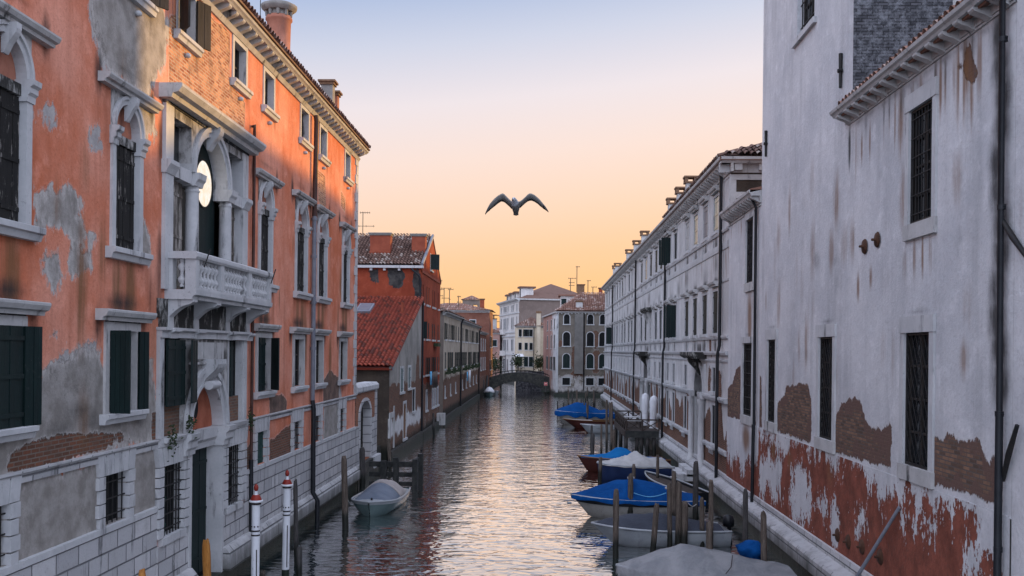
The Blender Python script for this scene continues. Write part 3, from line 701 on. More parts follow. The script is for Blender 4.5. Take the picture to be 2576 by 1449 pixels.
    grays = [g_up,
             P(W, [(88, 480), (170, 470), (205, 510), (188, 540), (235, 600), (240, 628), (180, 605), (120, 580), (84, 590), (95, 530)]),
             P(W, [(118, 622), (152, 615), (158, 700), (150, 735), (125, 720), (112, 670)]), P(W, [(170, 612), (235, 620), (240, 680), (200, 705), (168, 690)]),
             P(W, [(120, 840), (142, 830), (145, 855), (118, 858)]),
             P(W, [(-40, 1020), (60, 975), (72, 960), (105, 925), (130, 900), (150, 912), (180, 878), (215, 862), (255, 872), (262, 900), (350, 905), (366, 890), (384, 905), (380, 960), (398, 1010), (397, 1114), (-40, 1222)]),
             P(W, [(352, 545), (372, 552), (384, 640), (372, 660), (352, 650)])]
    pales = [P(W, [(222, 20), (240, 30), (262, 140), (270, 180), (330, 222), (300, 235), (250, 170)]), P(W, [(30, 300), (70, 250), (86, 280), (70, 360), (40, 330)]), P(W, [(100, 270), (132, 260), (145, 315), (112, 325)]), P(W, [(226, 330), (252, 320), (252, 370), (226, 365)]),
             P(W, [(140, 900), (210, 860), (250, 880), (240, 960), (180, 990), (130, 950)]), P(W, [(855, 960), (862, 1010), (838, 1000)])]
    bricks = [P(W, [(380, 1040), (398, 1030), (398, 1112), (380, 1112)]), P(W, [(20, 1150), (70, 1108), (180, 1088), (300, 1084), (330, 1100), (250, 1140), (130, 1168), (20, 1192)]),
              P(W, [(679, 1108), (735, 1062), (735, 1146), (700, 1160), (679, 1168)]), P(W, [(612, 1136), (640, 1100), (642, 1190), (612, 1200)])]
    pbr = [P(W, [(424, 40), (500, 18), (578, 80), (578, 205), (617, 260), (616, 338), (600, 330), (424, 215)]), P(W, [(799, 425), (818, 445), (820, 520), (812, 535), (800, 500)]), P(W, [(857, 480), (870, 500), (868, 535), (858, 520)])]
    brn = [P(W, [(678, 990), (712, 990), (722, 1010), (720, 1036), (678, 1050)]), P(W, [(813, 955), (830, 930), (853, 950), (853, 1012), (813, 1022)])]
    panel = [[(28.95, 2.5), (31.6, 2.5), (31.6, 3.85), (28.95, 3.85)]]
    gpanel = [[(10, 2.5), (20.5, 2.5), (20.5, 3.85), (10, 3.85)], [(35.98, 2.5), (38.85, 2.5), (38.85, 3.85), (35.98, 3.85)]]
    rg0 = random.Random(17); rust += [(8 + 33 * rg0.random(), 4.6 + 7.2 * rg0.random(), .12 + .35 * rg0.random(), .5 + 1.4 * rg0.random(), .45 + .35 * rg0.random()) for _ in range(46)]; dark += [(14 + 27 * rg0.random(), 4.3 + .7 * rg0.random(), .4 + .5 * rg0.random(), .25, .5) for _ in range(16)]
    dark += [(20.35, 7.6, .25, 1.3, .7), (20.3, 10.3, .2, 1.0, .7), (20.45, 5.8, .3, 1.8, .5), (26.75, 5.5, .2, 2.0, .4), (19.9, 7.1, .2, .7, .5)]
    fields = dict(gray=lambda S, Z: np.maximum(field_polys(grays)(S, Z), np.max([sdf(S, Z, p) for p in gpanel], axis=0) + .12),
                  pale=field_polys(pales), brick=field_polys(bricks), paintbrick=field_polys(pbr), brown=field_polys(brn), dark=field_blobs(dark), rust=field_blobs(rust))
    wall_sheet('wall', W, 6, 41.9, -.6, 14.3, 'palazzo', root, holes, fields, .14)
    # --- courses, plinth, ashlar
    for a, c in ((6, 20.24), (26.26, 41.9)):
        MB().prism(W, [(-.05, 3.86), (.05, 3.86), (.06, 3.99), (.10, 4.02), (.10, 4.05), (-.05, 4.05)], a, c).build('string_course', 'ashlar', root)
        MB().box(W, a, c, .9, 2.53, -.05, .05).build('ashlar_base', 'ashlar', root)
        MB().prism(W, [(-.05, 2.532), (.075, 2.532), (.075, 2.64), (-.05, 2.655)], a, c).build('band_course', 'stone', root)
        MB().prism(W, [(-.05, .38), (.26, .38), (.26, .74), (.12, .93), (-.05, .93)], a, c).build('plinth', 'quoin', root)
    found_wall(root, W, 6, 41.9)
    q = MB()
    for i in range(26):
        z = 4.06 + i * .392; l = .55 if i % 2 else .36; q.box(W, 41.9 - l, 41.92, z + .01, z + .382, -.05, .045)
    q.build('corner_quoin', 'stone', root)
    # --- cornice
    cn = MB().prism(W, [(-.1, 14.12), (.05, 14.12), (.09, 14.19), (.12, 14.24), (.02, 14.25), (.02, 14.43), (.37, 14.43), (.41, 14.47), (.46, 14.50), (.48, 14.56), (.40, 14.58), (-.1, 14.58)], 6, 41.98).build('cornice', 'stone_dark', root)
    b0 = bracket_mesh(W, 6.3, 14.425, .22, .35, .19).build('bracket', 'stone_dark', cn)
    n = 66
    for i in range(1, n): copy_part(b0, cn, (0, i * (35.3 / (n - 1)), 0))
    MB().box(W, 6, 41.98, 14.581, 14.64, -.1, .53).build('gutter', 'chimbrick', root)
    # --- roof and hidden sides
    e = (-7.66, 6, 14.65)
    tile_roof('roof', 'tile_mid', root, e, (0, 1, 0), (-1, 0, .34), 36, 7.2, .24, .4, 3)
    b = MB(); b.cube(-20, -19.8, 6, 41.9, -1, 14.6); b.cube(-20, -8.2, 5.9, 6.0, -1, 14.6); b.cube(-20, -8.2, 41.7, 41.88, -1, 14.6); b.build('rear_wall', 'chimgray', root)
    roof_poly('rear_roof', 'tile_mid', root, [(-14.4, 6, 17.2), (-14.4, 42, 17.2), (-20, 42, 14.7), (-20, 6, 14.7)])
    b = MB(); b.quad((-14.4, 41.9, 17.1), (-7.8, 41.9, 14.7), (-20, 41.9, 14.7)); b.quad((-14.4, 6, 17.1), (-7.8, 6, 14.7), (-20, 6, 14.7)); b.build('gable_wall', 'chimgray', root)
    # --- chimneys
    cx, cy = -9.55, 34.4
    b = MB(); b.cube(cx - .5, cx + .5, cy - .45, cy + .75, 15.0, 16.35); b.prism(Wall(cx, cy, (0, 1), (1, 0)), [(-.5, 16.35), (.5, 16.35), (.42, 16.55), (-.42, 16.55)], -.45, .75)
    c = b.build('chimney', 'chim', root)
    MB().lathe((cx, cy, 0), [(.42, 16.3), (.42, 16.5), (.45, 16.52), (.45, 16.58), (.40, 16.6), (.42, 17.62), (.47, 17.66), (.47, 17.74), (.44, 17.76), (.44, 17.8)], 20).build('chimney_drum', 'chim', c)
    k = MB()
    for i in range(9):
        a = i * 6.2832 / 9; k.lathe((cx + .42 * math.cos(a), cy + .42 * math.sin(a), 17.78), [(.055, 0), (.075, .2)], 6)
    k.lathe((cx, cy, 17.8), [(.38, 0), (.38, .2)], 14)
    k.lathe((cx, cy, 17.97), [(.5, 0), (.62, .1), (.64, .2), (.5, .27), (.1, .30)], 20); k.build('chimney_crown', 'chimgray', c)
    MB().tube([(cx - .55, cy - .4, 16.2), (cx - .56, cy - .4, 19.6)], .014, 5).build('lightning_rod', 'iron', c)
    chimney(root, 'chimgray', -9.05, 40.1, .48, .45, 14.9, 16.9); chimney(root, 'chim', -9.0, 41.1, .34, .36, 14.9, 16.72)
    # --- downpipes
    b = MB(); s = 33.62; b.tube([W.P(s, 14.1, .13), W.P(s, 13.9, .16), W.P(s, 10.6, .12)], .085, 8); b.build('downpipe_top', 'pipe_brown', root)
    b = MB(); b.tube([W.P(s, 10.62, .12), W.P(s, 4.2, .12)], .08, 8)
    for z in (10.5, 9.2, 7.6, 6.0): b.tube([W.P(s, z - .05, .12), W.P(s, z + .05, .12)], .105, 8)
    b.build('downpipe', 'pipe_gray', root)
    MB().tube([W.P(s, 4.2, .12), W.P(s, 3.9, .16), W.P(s, 1.0, .17), W.P(s, .7, .33), W.P(s, 0, .33)], .085, 8).build('downpipe_foot', 'pipe_dark', root)
    MB().tube([W.P(26.63, 12.1, .02), W.P(26.63, 12.15, .1), W.P(26.63, 11.9, .1), W.P(26.63, 2.9, .1)], .045, 7).build('side_downpipe', 'pipe_brown', root)
    MB().tube([W.P(26.63, 2.92, .1), W.P(26.65, .9, .12)], .06, 7).build('side_downpipe_foot', 'pipe_dark', root)
    # ---------------------------------------------------------------- portal front below the balcony
    W = Wall(-8.14, -.3, (0, 1), (1, 0))
    po = MB()
    D0, D1 = -.05, .08
    def bx(s0, s1, z0, z1, d1=D1, d0=D0): po.box(W, s0, s1, z0, z1, d0, d1)
    bx(20.52, 20.74, 4.06, 6.2); bx(26.32, 26.53, 4.06, 6.2)          # outer pilasters
    bx(20.52, 26.53, 6.2, 6.36, .12); bx(20.5, 26.55, 6.36, 6.42, .2); 
    pf = po.build('portal', 'stone', root); MB().box(W, 20.5, 26.55, 6.62, 7.03, D0, .06).build('back_panel', 'soot', pf)
    MB().box(W, 20.6, 26.45, 6.421, 6.618, -.05, .055).build('frieze', 'soot', pf)
    # stone field round the arch
    m, sp, ri, ro = 23.48, 4.05, 1.07, 1.5
    fb = MB()
    for sg in (-1, 1):
        pts = [(m + sg * ro, sp)] + [(m + sg * ro * math.cos(q * math.pi / 20), sp + ro * math.sin(q * math.pi / 20)) for q in range(1, 11)] + [(m, 6.19), (m + sg * ro, 6.19)]
        fb.slab(W, pts, -.05, .045)
    fb.build('arch_field', 'sootstone', pf)
    for a, c in ((m - 1.05, m - .42), (m - .36, m + .36), (m + .42, m + 1.05)): MB().box(W, a, c, 5.72, 6.12, .04, .10).build('panel', 'stone_dark', pf)
    MB().box(W, m - 1.2, m + 1.2, 5.60, 5.66, .04, .14).build('moulding', 'sootstone', pf)
    ar = MB(); ar.arch(W, m, sp, ri, ro, -.3, .07, 20); ar.arch(W, m, sp, ro - .13, ro, .069, .13, 20); ar.arch(W, m, sp, ri, ri + .08, .069, .10, 20); ar.build('arch', 'stone', pf)
    kb = MB()
    for q in range(4):
        bm = bracket_mesh(W, m - .24 + q * .16, 5.72, .62, .40, .13); kb.v, o0 = kb.v + bm.v, len(kb.v); kb.f += [tuple(i + o0 for i in f) for f in bm.f]; kb.sm += bm.sm
    kb.tube([W.P(m - .3, 5.1, .2), W.P(m + .3, 5.1, .2)], .11, 10); kb.build('keystone', 'stone', pf)
    MB().slab(W, [(m + (ri + .05) * math.cos(q * math.pi / 24), sp - .03 + (ri + .05) * math.sin(q * math.pi / 24)) for q in range(25)], -.24, -.19).build('tympanum', 'tympanum', pf)
    ov = MB(); ov.disc(W, m - .1, 4.55, .17, -.184, 18, .26); ov.build('oval_opening', 'void', pf)
    im = MB()
    for a, c in ((m - 1.62, m - 1.0), (m + 1.0, m + 1.62)):
        im.prism(W, [(-.45, 3.55), (.14, 3.55), (.15, 3.66), (.2, 3.72), (.2, 3.86), (.27, 3.92), (.3, 4.04), (-.45, 4.045)], a, c)
    im.prism(W, [(-.45, 3.56), (-.1, 3.56), (-.08, 3.7), (-.02, 3.78), (0, 4.03), (-.45, 4.03)], m - .99, m + .99)
    im.build('impost', 'stone', pf)
    # door
    MB().box(W, m - 1.06, m + 1.06, .2, 3.55, -.40, -.34).build('door_back', 'void', pf)
    d_ = shutter_mb(W, m - 1.02, m - .01, .45, 3.53, -.34, -.29, 4).build('door', 'green', pf); shutter_mb(W, m + .01, m + 1.02, .45, 3.53, -.34, -.29, 4).build('door', 'green', pf)
    MB().box(W, m + 1.06, m + 1.2, .35, 3.549, -.45, .1).build('door_jamb', 'stone', pf); MB().box(W, m - 1.2, m - 1.06, .35, 3.549, -.45, .1).build('door_jamb', 'stone', pf)
    # rusticated ground storey with the two barred windows
    gw = [(20.78, 21.95, 1.93, 3.45), (25.0, 26.1, 1.9, 3.45)]
    for a, c, z0, z1 in gw:
        pa, pc = (20.52, m - 1.2) if a < m else (m + 1.2, 26.55)
        MB().box(W, pa, pc, .93, z0 - .16, -.05, .07).build('ashlar_base', 'ashlar', pf); MB().box(W, pa, pc, 3.87, 4.05, -.05, .1).build('string_course', 'stone', pf)
    for a, c, z0, z1 in gw:
        pa, pc = (20.52, m - 1.2) if a < m else (m + 1.2, 26.55)
        wn_ = pane_mb(W, a, c, z0, z1, -.16).build('window', 'void', root)
        f = MB(); N = 7; h = (z1 - z0) / N
        for q in range(N):
            f.box(W, pa + .004, a, z0 + q * h + .014, z0 + (q + 1) * h - .014, -.32, .1); f.box(W, c, pc - .004, z0 + q * h + .014, z0 + (q + 1) * h - .014, -.32, .1)
        n = 7
        for q in range(n):
            s_, t_ = pa + (pc - pa) * q / n, pa + (pc - pa) * (q + 1) / n; k = (q - 3) * .04
            f.slab(W, [(s_ + .01, z1 + .004), (t_ - .01, z1 + .004), (t_ - .01 + k, 3.86), (s_ + .01 + k, 3.86)], -.32, .1)
        f.build('quoin_frame', 'stone', wn_)
        MB().box(W, a - .1, c + .1, z0 - .158, z0 - .002, -.32, .12).build('sill', 'stone', wn_)
        grille_mb(W, a, c, z0, z1, .0, 7, 5, .016).build('grille', 'iron', wn_)
        shutter_mb(W, a + .02, (a + c) / 2, z0, z1, -.14, -.10, 4).build('shutter', 'tealgreen', wn_)
    for a, c in ((20.5, m - 1.15), (m + 1.15, 26.6)):
        MB().prism(W, [(-.05, .38), (.30, .38), (.30, .78), (.16, .95), (-.05, .95)], a, c).build('plinth', 'quoin', root)
    # mezzanine windows with green shutters beside the arch
    for a, c, k in ((20.84, 22.3, 0), (25.12, 26.3, 1)):
        wn_ = pane_mb(W, a, c, 4.2, 6.19, -.15).build('window', 'void', root)
        MB().box(W, a, c, 4.06, 4.72, -.14, -.06).build('apron', 'brownbrickpart', wn_)
        f = MB(); f.box(W, a - .02, a + .06, 4.06, 6.19, -.24, .03); f.box(W, c - .06, c + .02, 4.06, 6.19, -.24, .03); f.build('frame', 'stone', wn_)
        MB().prism(W, [(-.2, 3.95), (.16, 3.95), (.2, 4.055), (-.2, 4.06)], a - .1, c + .1).build('sill', 'stone', wn_)
        if k == 0:
            shutter_mb(W, a - .03, a + .98, 4.72, 6.16, .09, .14, 5).build('shutter', 'green', wn_); hinged_mb(W, c + .25, -.70, R(12), 4.74, 6.16, .05, .1).build('shutter', 'green', wn_)
        else:
            shutter_mb(W, a + .02, a + .62, 4.72, 6.16, -.1, -.05, 3).build('shutter', 'green', wn_)
    # ---------------------------------------------------------------- balcony
    W = WL
    X0 = .66
    ba = MB(); ba.prism(W, [(-.05, 7.03), (X0 - .06, 7.03), (X0 - .05, 7.10), (X0 + .02, 7.13), (X0 + .03, 7.24), (-.05, 7.24)], 20.62, 26.5)
    bal = ba.build('balcony', 'stone', root)
    ra = MB(); ra.prism(W, [(X0 - .24, 7.90), (X0 + .02, 7.90), (X0 + .05, 7.95), (X0 + .05, 8.03), (X0 + .02, 8.06), (X0 - .24, 8.06)], 20.6, 26.52)
    for s in (20.6, 26.28): ra.box(W, s, s + .24, 7.902, 8.058, .02, X0 - .241)
    ra.prism(W, [(X0 - .22, 7.242), (X0, 7.242), (X0, 7.30), (X0 - .22, 7.30)], 20.64, 26.48); ra.build('handrail', 'stone', bal)
    pi_ = [20.66, 22.3, 24.45, 26.24]
    for s in pi_: MB().box(W, s, s + .22, 7.301, 7.899, X0 - .23, X0 + .005).build('pier', 'stone', bal)
    MB().box(W, 20.66, 20.88, 7.241, 7.899, .0, .16).build('pier', 'stone', bal)
    bp = [(.055, 0), (.055, .04), (.035, .06), (.09, .13), (.096, .17), (.032, .27), (.045, .295), (.032, .32), (.096, .42), (.09, .46), (.035, .53), (.055, .55), (.055, .598)]
    b0 = MB().lathe(W.P(21.0, 7.301, X0 - .11), bp, 10).build('baluster', 'stone', bal)
    for a, c, n in ((20.9, 22.28, 6), (22.54, 24.43, 9), (24.69, 26.22, 7)):
        for i in range(n):
            s = a + (c - a) * (i + .5) / n
            if abs(s - 21.0) < 1e-6: continue
            copy_part(b0, bal, (0, s - 21.0, 0))
    b0.location = (0, 21.0 - 21.0 + (20.9 + 1.38 / 12) - 21.0 - .0, 0) if False else b0.location
    copy_part(b0, bal, (-(X0 - .11) + .33, -.24, 0)); bpy.data.objects.remove(b0)
    for s in (20.82, 22.36, 24.62, 26.3):
        c = MB(); c.v = []
        pr = [(.0, 7.028), (X0 - .06, 7.028), (X0 - .05, 6.98), (X0 - .12, 6.93)] + [(X0 - .14 - (X0 - .22) * t, 6.92 - .27 * (t ** 1.8)) for t in (.15, .3, .45, .6, .75, .9, 1)] + [(.09, 6.40), (.0, 6.40)]
        c.prism(W, pr, s - .14, s + .14); c.build('console', 'stone', bal)
        MB().prism(W, [(.0, 6.19), (.14, 6.19), (.16, 6.3), (.24, 6.34), (.24, 6.395), (.0, 6.395)], s - .22, s + .22).build('console_capital', 'stone', bal)
    for s, a in ((21.0, 1), (26.2, 1)): MB().tube([W.P(s, 7.75, X0 + .06), W.P(s + .1, 8.15, X0 + .16)], .015, 5).build('flag_holder', 'iron', bal)
    # ---------------------------------------------------------------- three light window over the balcony
    W = Wall(-8.14, -.3, (0, 1), (1, 0))
    sv = MB()
    zc, zr = 10.0, 11.08
    sv.box(W, 20.72, 21.17, 7.24, 11.2, -.3, .08)           # outer pilasters
    sv.box(W, 21.17, 26.03, 7.2405, 7.26, -.3, .05)
    sw = sv.build('balcony_window', 'stone', root); MB().box(W, 26.03, 26.48, 7.24, 11.2, -.3, .08).build('pilaster', 'stone', sw)
    for a, c in ((21.17, 22.3), (24.9, 26.03)): MB().box(W, a, c, 9.72, zc, -.3, .07).build('transom', 'stone', sw)
    tp = MB(); m = 23.6; ri = 1.1
    for a, c in ((21.17, 22.28), (24.92, 26.03)): tp.box(W, a, c, 11.0, 11.2, -.3, .06)
    for sg in (-1, 1):
        pts = [(m + sg * 1.30, zc)] + [(m + sg * 1.30 * math.cos(q * math.pi / 20), zc + 1.30 * math.sin(q * math.pi / 20) * .9) for q in range(1, 11)] + [(m, 11.2), (m + sg * 1.32, 11.2)]
        tp.slab(W, pts, -.3, .05)
    tp.build('lintel', 'sootstone', sw)
    MB().box(W, 20.7, 26.5, 11.2, 11.32, -.1, .09).build('frieze', 'soot', sw)
    ar = MB(); ar.arch(W, m, zc, ri, 1.32, -.3, .1, 22, ez=.96); ar.arch(W, m, zc, 1.22, 1.34, .099, .15, 22, ez=.96); ar.build('arch', 'stone', sw)
    bracket_mesh(W, m, 11.3, .55, .3, .26).build('keystone', 'stone', sw)
    hood_mb(W, 20.5, 26.7, 11.26, 11.56, .50).build('hood', 'stone_dark', sw)
    for s in (22.55, 24.9):
        c = MB().lathe(W.P(s, 7.24, -.02), [(.20, 0), (.20, .12), (.165, .16), (.165, .3), (.15, 2.3), (.16, 2.34), (.18, 2.36), (.15, 2.40), (.15, 2.46)], 16).build('column', 'stone', sw)
        MB().prism(W, [(-.26, 9.7), (.14, 9.7), (.17, 9.80), (.22, 9.86), (.24, 9.995), (-.26, 9.995)], s - .24, s + .24).build('capital', 'stone', c)
    for s in (20.72, 26.03): MB().prism(W, [(-.05, 9.71), (.1, 9.71), (.15, 9.82), (.2, 9.9), (.2, 9.995), (-.05, 9.995)], s - .04, s + .49).build('capital', 'stone', sw)
    for a, c in ((21.19, 22.2), (25.0, 26.02)):
        mm = (a + c) / 2
        pn = pane_mb(W, a - .02, c + .06, 10.0, 11.0, -.24).build('upper_light', 'glass', sw); 
        MB().box(W, mm - .03, mm + .03, 10.0, 11.0, -.238, -.2).build('mullion', 'iron', sw)
        shutter_mb(W, a - .01, mm - .01, 7.25, 9.72, -.2, -.15, 3).build('shutter', 'oldwood', sw); shutter_mb(W, mm + .01, c + .08, 7.25, 9.72, -.2, -.15, 3).build('shutter', 'oldwood', sw)
    b = MB(); b.box(W, 22.4, 24.8, 7.25, 11.1, -.3, -.27); b.build('door_panel', 'green', sw)
    MB().disc(W, 23.98, 10.02, .56, -.258, 36).build('round_window', 'glowpane', sw)
    rg_ = MB(); rg_.arch(W, 23.98, 10.02, .56, .60, -.27, -.245, 36, 0, 6.2832); rg_.build('round_frame', 'shutdark', sw)
    # plants on the ledges
    rg = random.Random(5)
    for (s, z) in ((20.95, 4.02), (22.05, 4.3), (26.6, 4.05)):
        l = MB()
        for i in range(60):
            p = W.P(s + rg.gauss(0, .09), z + rg.gauss(-.02, .14), .14 + abs(rg.gauss(0, .06))); a = Vector((rg.gauss(0, 1), rg.gauss(0, 1), rg.gauss(0, 1))).normalized() * .05; c = a.orthogonal().normalized() * .025
            l.quad(p - a, p + c, p + a, p - c)
        tag(l.build('ledge_plant', 'leaf'), {20.95: 'small weed tuft on the ledge left of the arched portal', 22.05: 'weed growing up the pier beside the portal arch', 26.6: 'small weed on the ledge beside the thin brown downpipe'}[s], 'plant', 'weeds on the palazzo ledges')
    return root
M['sooty'] = M['soot']; M['tympanum'] = simple('stained_orange_plaster', (.30, .085, .045), (.46, .15, .085), 2.2, .9, .4, .9)
g = G('brown_brick'); bc, bf = g.brick(g.wallvec(), c1=(.20, .10, .06), c2=(.12, .07, .05), cm=(.15, .12, .10)); M['brownbrickpart'] = g.out(bc, .9, bf, .4)
palazzo()

# ================================================================== right bank
def z7(pts): return [(1770.9 + x / 2.8424, 939.1 + y / 2.8424) for x, y in pts]
def barred_window(root, W, s0, s1, z0, z1, kind, fw=.2, top=.3, sill=.3, rust=None, dark=None):
    wn_ = pane_mb(W, s0, s1, z0, z1, -.12).build('window', 'glass', root)
    sash_mb(W, s0, s1, z0, z1, -.12, 4).build('sash', 'shutdark', wn_)
    f = MB(); f.box(W, s0 - fw, s0, z0, z1, -.32, .045); f.box(W, s1, s1 + fw, z0, z1, -.32, .045)
    f.box(W, s0 - fw - .02, s1 + fw + .02, z1 + .002, z1 + top, -.32, .06)
    f.build('frame', 'stone', wn_)
    MB().box(W, s0 - fw - .02, s1 + fw + .02, z0 - sill, z0 - .002, -.32, .07).build('sill', 'stone_dark', wn_)
    if kind == 'bars': grille_mb(W, s0, s1, z0, z1, -.03, 8, 6, .013).build('grille', 'iron', wn_)
    else: lattice_mb(W, s0, s1, z0, z1, -.03, .2, .009).build('grille', 'iron', wn_)
    bars_frame(W, s0, s1, z0, z1, -.03).build('grille_frame', 'iron', wn_)
    if rust is not None:
        for k in range(3): rust.append((s0 + (s1 - s0) * (k + .3) / 3, z0 - sill - .35, .09, .65, .9))
    if dark is not None: dark += [((s0 + s1) / 2, z1 + top + .05, .9, .12, .5)]
    return (s0, s1, z0, z1)

LEDGE = [(-.05, .48), (.42, .48), (.42, .84), (.36, .90), (.10, 1.0), (.09, 1.22), (-.05, 1.23)]
def plaster_house():
    W = WR
    root = thing('plaster_house', 'tall white plastered house with blackened tower side and peeling red base at right front', 'building', (7.18, 24, 0))
    rust, dark, up = [], [], []
    up.append(barred_window(root, W, 18.27, 19.44, 8.55, 10.78, 'bars', .17, .33, .30, rust, dark))
    for a, c in ((18.31, 19.59), (24.36, 25.58), (30.33, 31.4)): up.append(barred_window(root, W, a, c, 3.84, 6.43, 'lattice', .2, .32, .30, rust, dark))
    tw = [(26.45, 28.24, 15.0, 17.6)]
    brick = [P(W, z7(q)) for q in (
        [(365, 375), (365, 0), (385, -25), (402, 0), (414, 30), (414, 385)],
        [(522, 420), (525, 210), (545, 180), (580, 150), (585, 90), (640, 75), (680, 60), (720, 80), (745, 70), (755, 120), (770, 200), (772, 500)],
        [(932, 560), (935, 360), (945, 290), (960, 270), (985, 200), (1040, 180), (1080, 165), (1120, 190), (1135, 250), (1160, 320), (1200, 370), (1270, 390), (1330, 350), (1345, 380), (1345, 690)],
        [(1635, 790), (1635, 460), (1700, 450), (1745, 420), (1800, 440), (1830, 480), (1890, 440), (1920, 475), (1955, 460), (1985, 500), (2000, 560), (2020, 620), (2045, 660), (2070, 570), (2095, 560), (2130, 560), (2130, 950), (2095, 935)])]
    brick.append(P(W, [(2405, 165), (2425, 150), (2430, 105), (2442, 105), (2446, 150), (2462, 165), (2460, 190), (2452, 205), (2455, 215), (2448, 212), (2430, 195)]))
    rg = random.Random(11)
    for i in range(34):
        s = 16.4 + rg.random() * 6.6; rust.append((s, 10.95 - rg.random() * .4, .05 + .06 * rg.random(), .5 + .8 * rg.random(), .5 + .5 * rg.random()))
        if i % 3 == 0: dark.append((s, 11.2, .10, .6, .6))
    for z in np.arange(5.6, 11.4, .5): dark.append((15.64 + .08 * math.sin(z * 3), z, .42, .6, .85))
    for s in np.arange(15.4, 23.0, .8): dark.append((s, 11.35, .5, .16, .45))
    dark += [(23.3, 10.9, .12, .7, 1), (32.3, 9, .4, 3, .35), (30, 8.3, 1.5, .7, .28), (27.5, 9.6, 1.6, .6, .22), (32.3, 17, .4, 5, .4), (24.7, 7.3, .5, 1.2, .2)]
    rust += [(22.55, 7.55, .12, .5, 1), (21.7, 7.7, .12, .4, .9), (26.7, 7.0, .15, 2.0, .4), (24.1, 5.5, .2, 1.6, .4), (23.9, 13.0, .06, .7, .8)]
    rust += [(16.6 + rg.random() * 15.5, 5.2 + rg.random() * 5.5, .15 + rg.random() * .3, .5 + rg.random() * .9, .35 + .3 * rg.random()) for _ in range(26)]
    dark += [(15.8 + rg.random() * 16, 5.6 + rg.random() * 5.4, .2 + rg.random() * .5, .2 + rg.random() * .4, .25 + .15 * rg.random()) for _ in range(22)]
    none = lambda S, Z: np.full(S.shape, -1.0)
    flds = dict(brick=field_polys(brick), red=none, blk=none, dark=field_blobs(dark), rust=field_blobs(rust))
    wall_sheet('wall', W, 15.15, 32.6, 3.53, 11.45, 'white_wall', root, up, flds, .11)
    wall_sheet('tower_wall', W, 23.1, 32.6, 11.45, 22, 'white_wall', root, tw, flds, .25)
    redp = P(W, z7([(100, 560), (130, 540), (200, 630), (230, 650), (300, 590), (340, 590), (365, 480), (375, 370), (395, 380), (400, 450), (470, 470), (520, 530), (600, 550), (660, 480), (700, 460), (735, 480), (800, 540), (880, 560), (900, 640), (960, 690), (1000, 590), (1090, 600), (1140, 700), (1200, 800), (1250, 840), (1350, 880), (1480, 900), (1540, 930), (1600, 900), (1660, 1010), (1730, 870), (1780, 900), (1800, 980), (1870, 960), (1940, 1000), (1975, 1120), (1990, 1220), (2060, 1290), (2110, 1420), (2110, 1800), (0, 1800)]))
    whp = [P(W, z7(q)) for q in ([(400, 620), (470, 600), (560, 640), (545, 880), (500, 900), (460, 800), (430, 890), (400, 880)], [(645, 660), (700, 640), (735, 780), (770, 900), (760, 1060), (640, 1040)], [(800, 930), (930, 940), (975, 1060), (960, 1180), (900, 1130), (840, 1010)],
                                 [(1090, 1000), (1140, 1000), (1150, 1080), (1100, 1080)], [(1860, 1190), (1960, 1210), (1980, 1400), (1880, 1420)], [(1400, 1000), (1480, 1000), (1500, 1080), (1420, 1100)], [(1590, 1040), (1690, 1040), (1680, 1140), (1600, 1140)])]
    redp2 = P(W, z7([(380, 380), (500, 410), (520, 470), (440, 500), (380, 470)]))
    redf = lambda S, Z: np.minimum(np.maximum(sdf(S, Z, redp), sdf(S, Z, redp2) - .12), -np.max([sdf(S, Z, p) for p in whp], axis=0))
    rb = [(24.5, 3.0, .5, .6, .5), (28.5, 2.9, .5, .5, .6), (30.5, 3.0, .4, .5, .7)]
    wall_sheet('base_wall', W, 15.15, 32.6, .9, 3.53, 'white_wall', root, [], dict(brick=none, red=redf, blk=none, dark=field_blobs([]), rust=field_blobs(rb)), .09, d=.022)
    MB().box(W, 15.15, 32.6, 3.50, 3.529, -.05, .0215).build('base_cap', 'stone', root)
    MB().prism(W, LEDGE, 15.15, 32.6).build('ledge', 'ashlar', root); found_wall(root, W, 15.15, 32.6, .47, .28)
    # cornice of the lower roof
    MB().box(W, 15.15, 23.35, 11.42, 11.46, -.05, .035).build('string_course', 'stone_dark', root)
    cn = MB().prism(W, [(-.05, 11.47), (.05, 11.47), (.06, 11.62), (.33, 11.62), (.36, 11.67), (.41, 11.70), (.43, 11.76), (-.05, 11.78)], 15.1, 23.5).build('cornice', 'stone_dark', root)
    b0 = bracket_mesh(W, 15.4, 11.615, .19, .32, .19).build('bracket', 'stone_dark', cn)
    for i in range(1, 14): copy_part(b0, cn, (0, i * .6, 0))
    wall_sheet('frieze_wall', W, 15.15, 23.1, 11.45, 11.75, 'white_wall', root, [], flds, .2)
    tile_roof('roof', 'tile_mid', root, (6.88, 15.1, 11.74), (0, 1, 0), (1, 0, .30), 8.0, 5.4, .24, .4, 5)
    roof_poly('rear_roof', 'tile_mid', root, [(11.9, 15.1, 13.2), (11.9, 23.1, 13.2), (17, 23.1, 12.3), (17, 15.1, 12.3)])
    # tower side
    WT = Wall(7.18, 23.1, (1, 0), (0, -1))
    wall_sheet('tower_side', WT, 0, 9.5, 11, 22, 'tower_brick', root, [(2.3, 4.7, 14.0, 15.35, 15.2)], {}, .5, .25)
    MB().quad(WT.P(2.2, 13.9, -.2), WT.P(4.8, 13.9, -.2), WT.P(4.8, 15.5, -.2), WT.P(2.2, 15.5, -.2)).build('blind_window', 'stone_dark', root)
    MB().box(WT, 2.05, 4.95, 13.86, 13.99, -.25, .08).build('blind_window_sill', 'stone_dark', root)
    MB().box(WT, 2.1, 3.6, 13.45, 13.85, -.1, .012).build('plaster_patch', 'stone_dark', root)
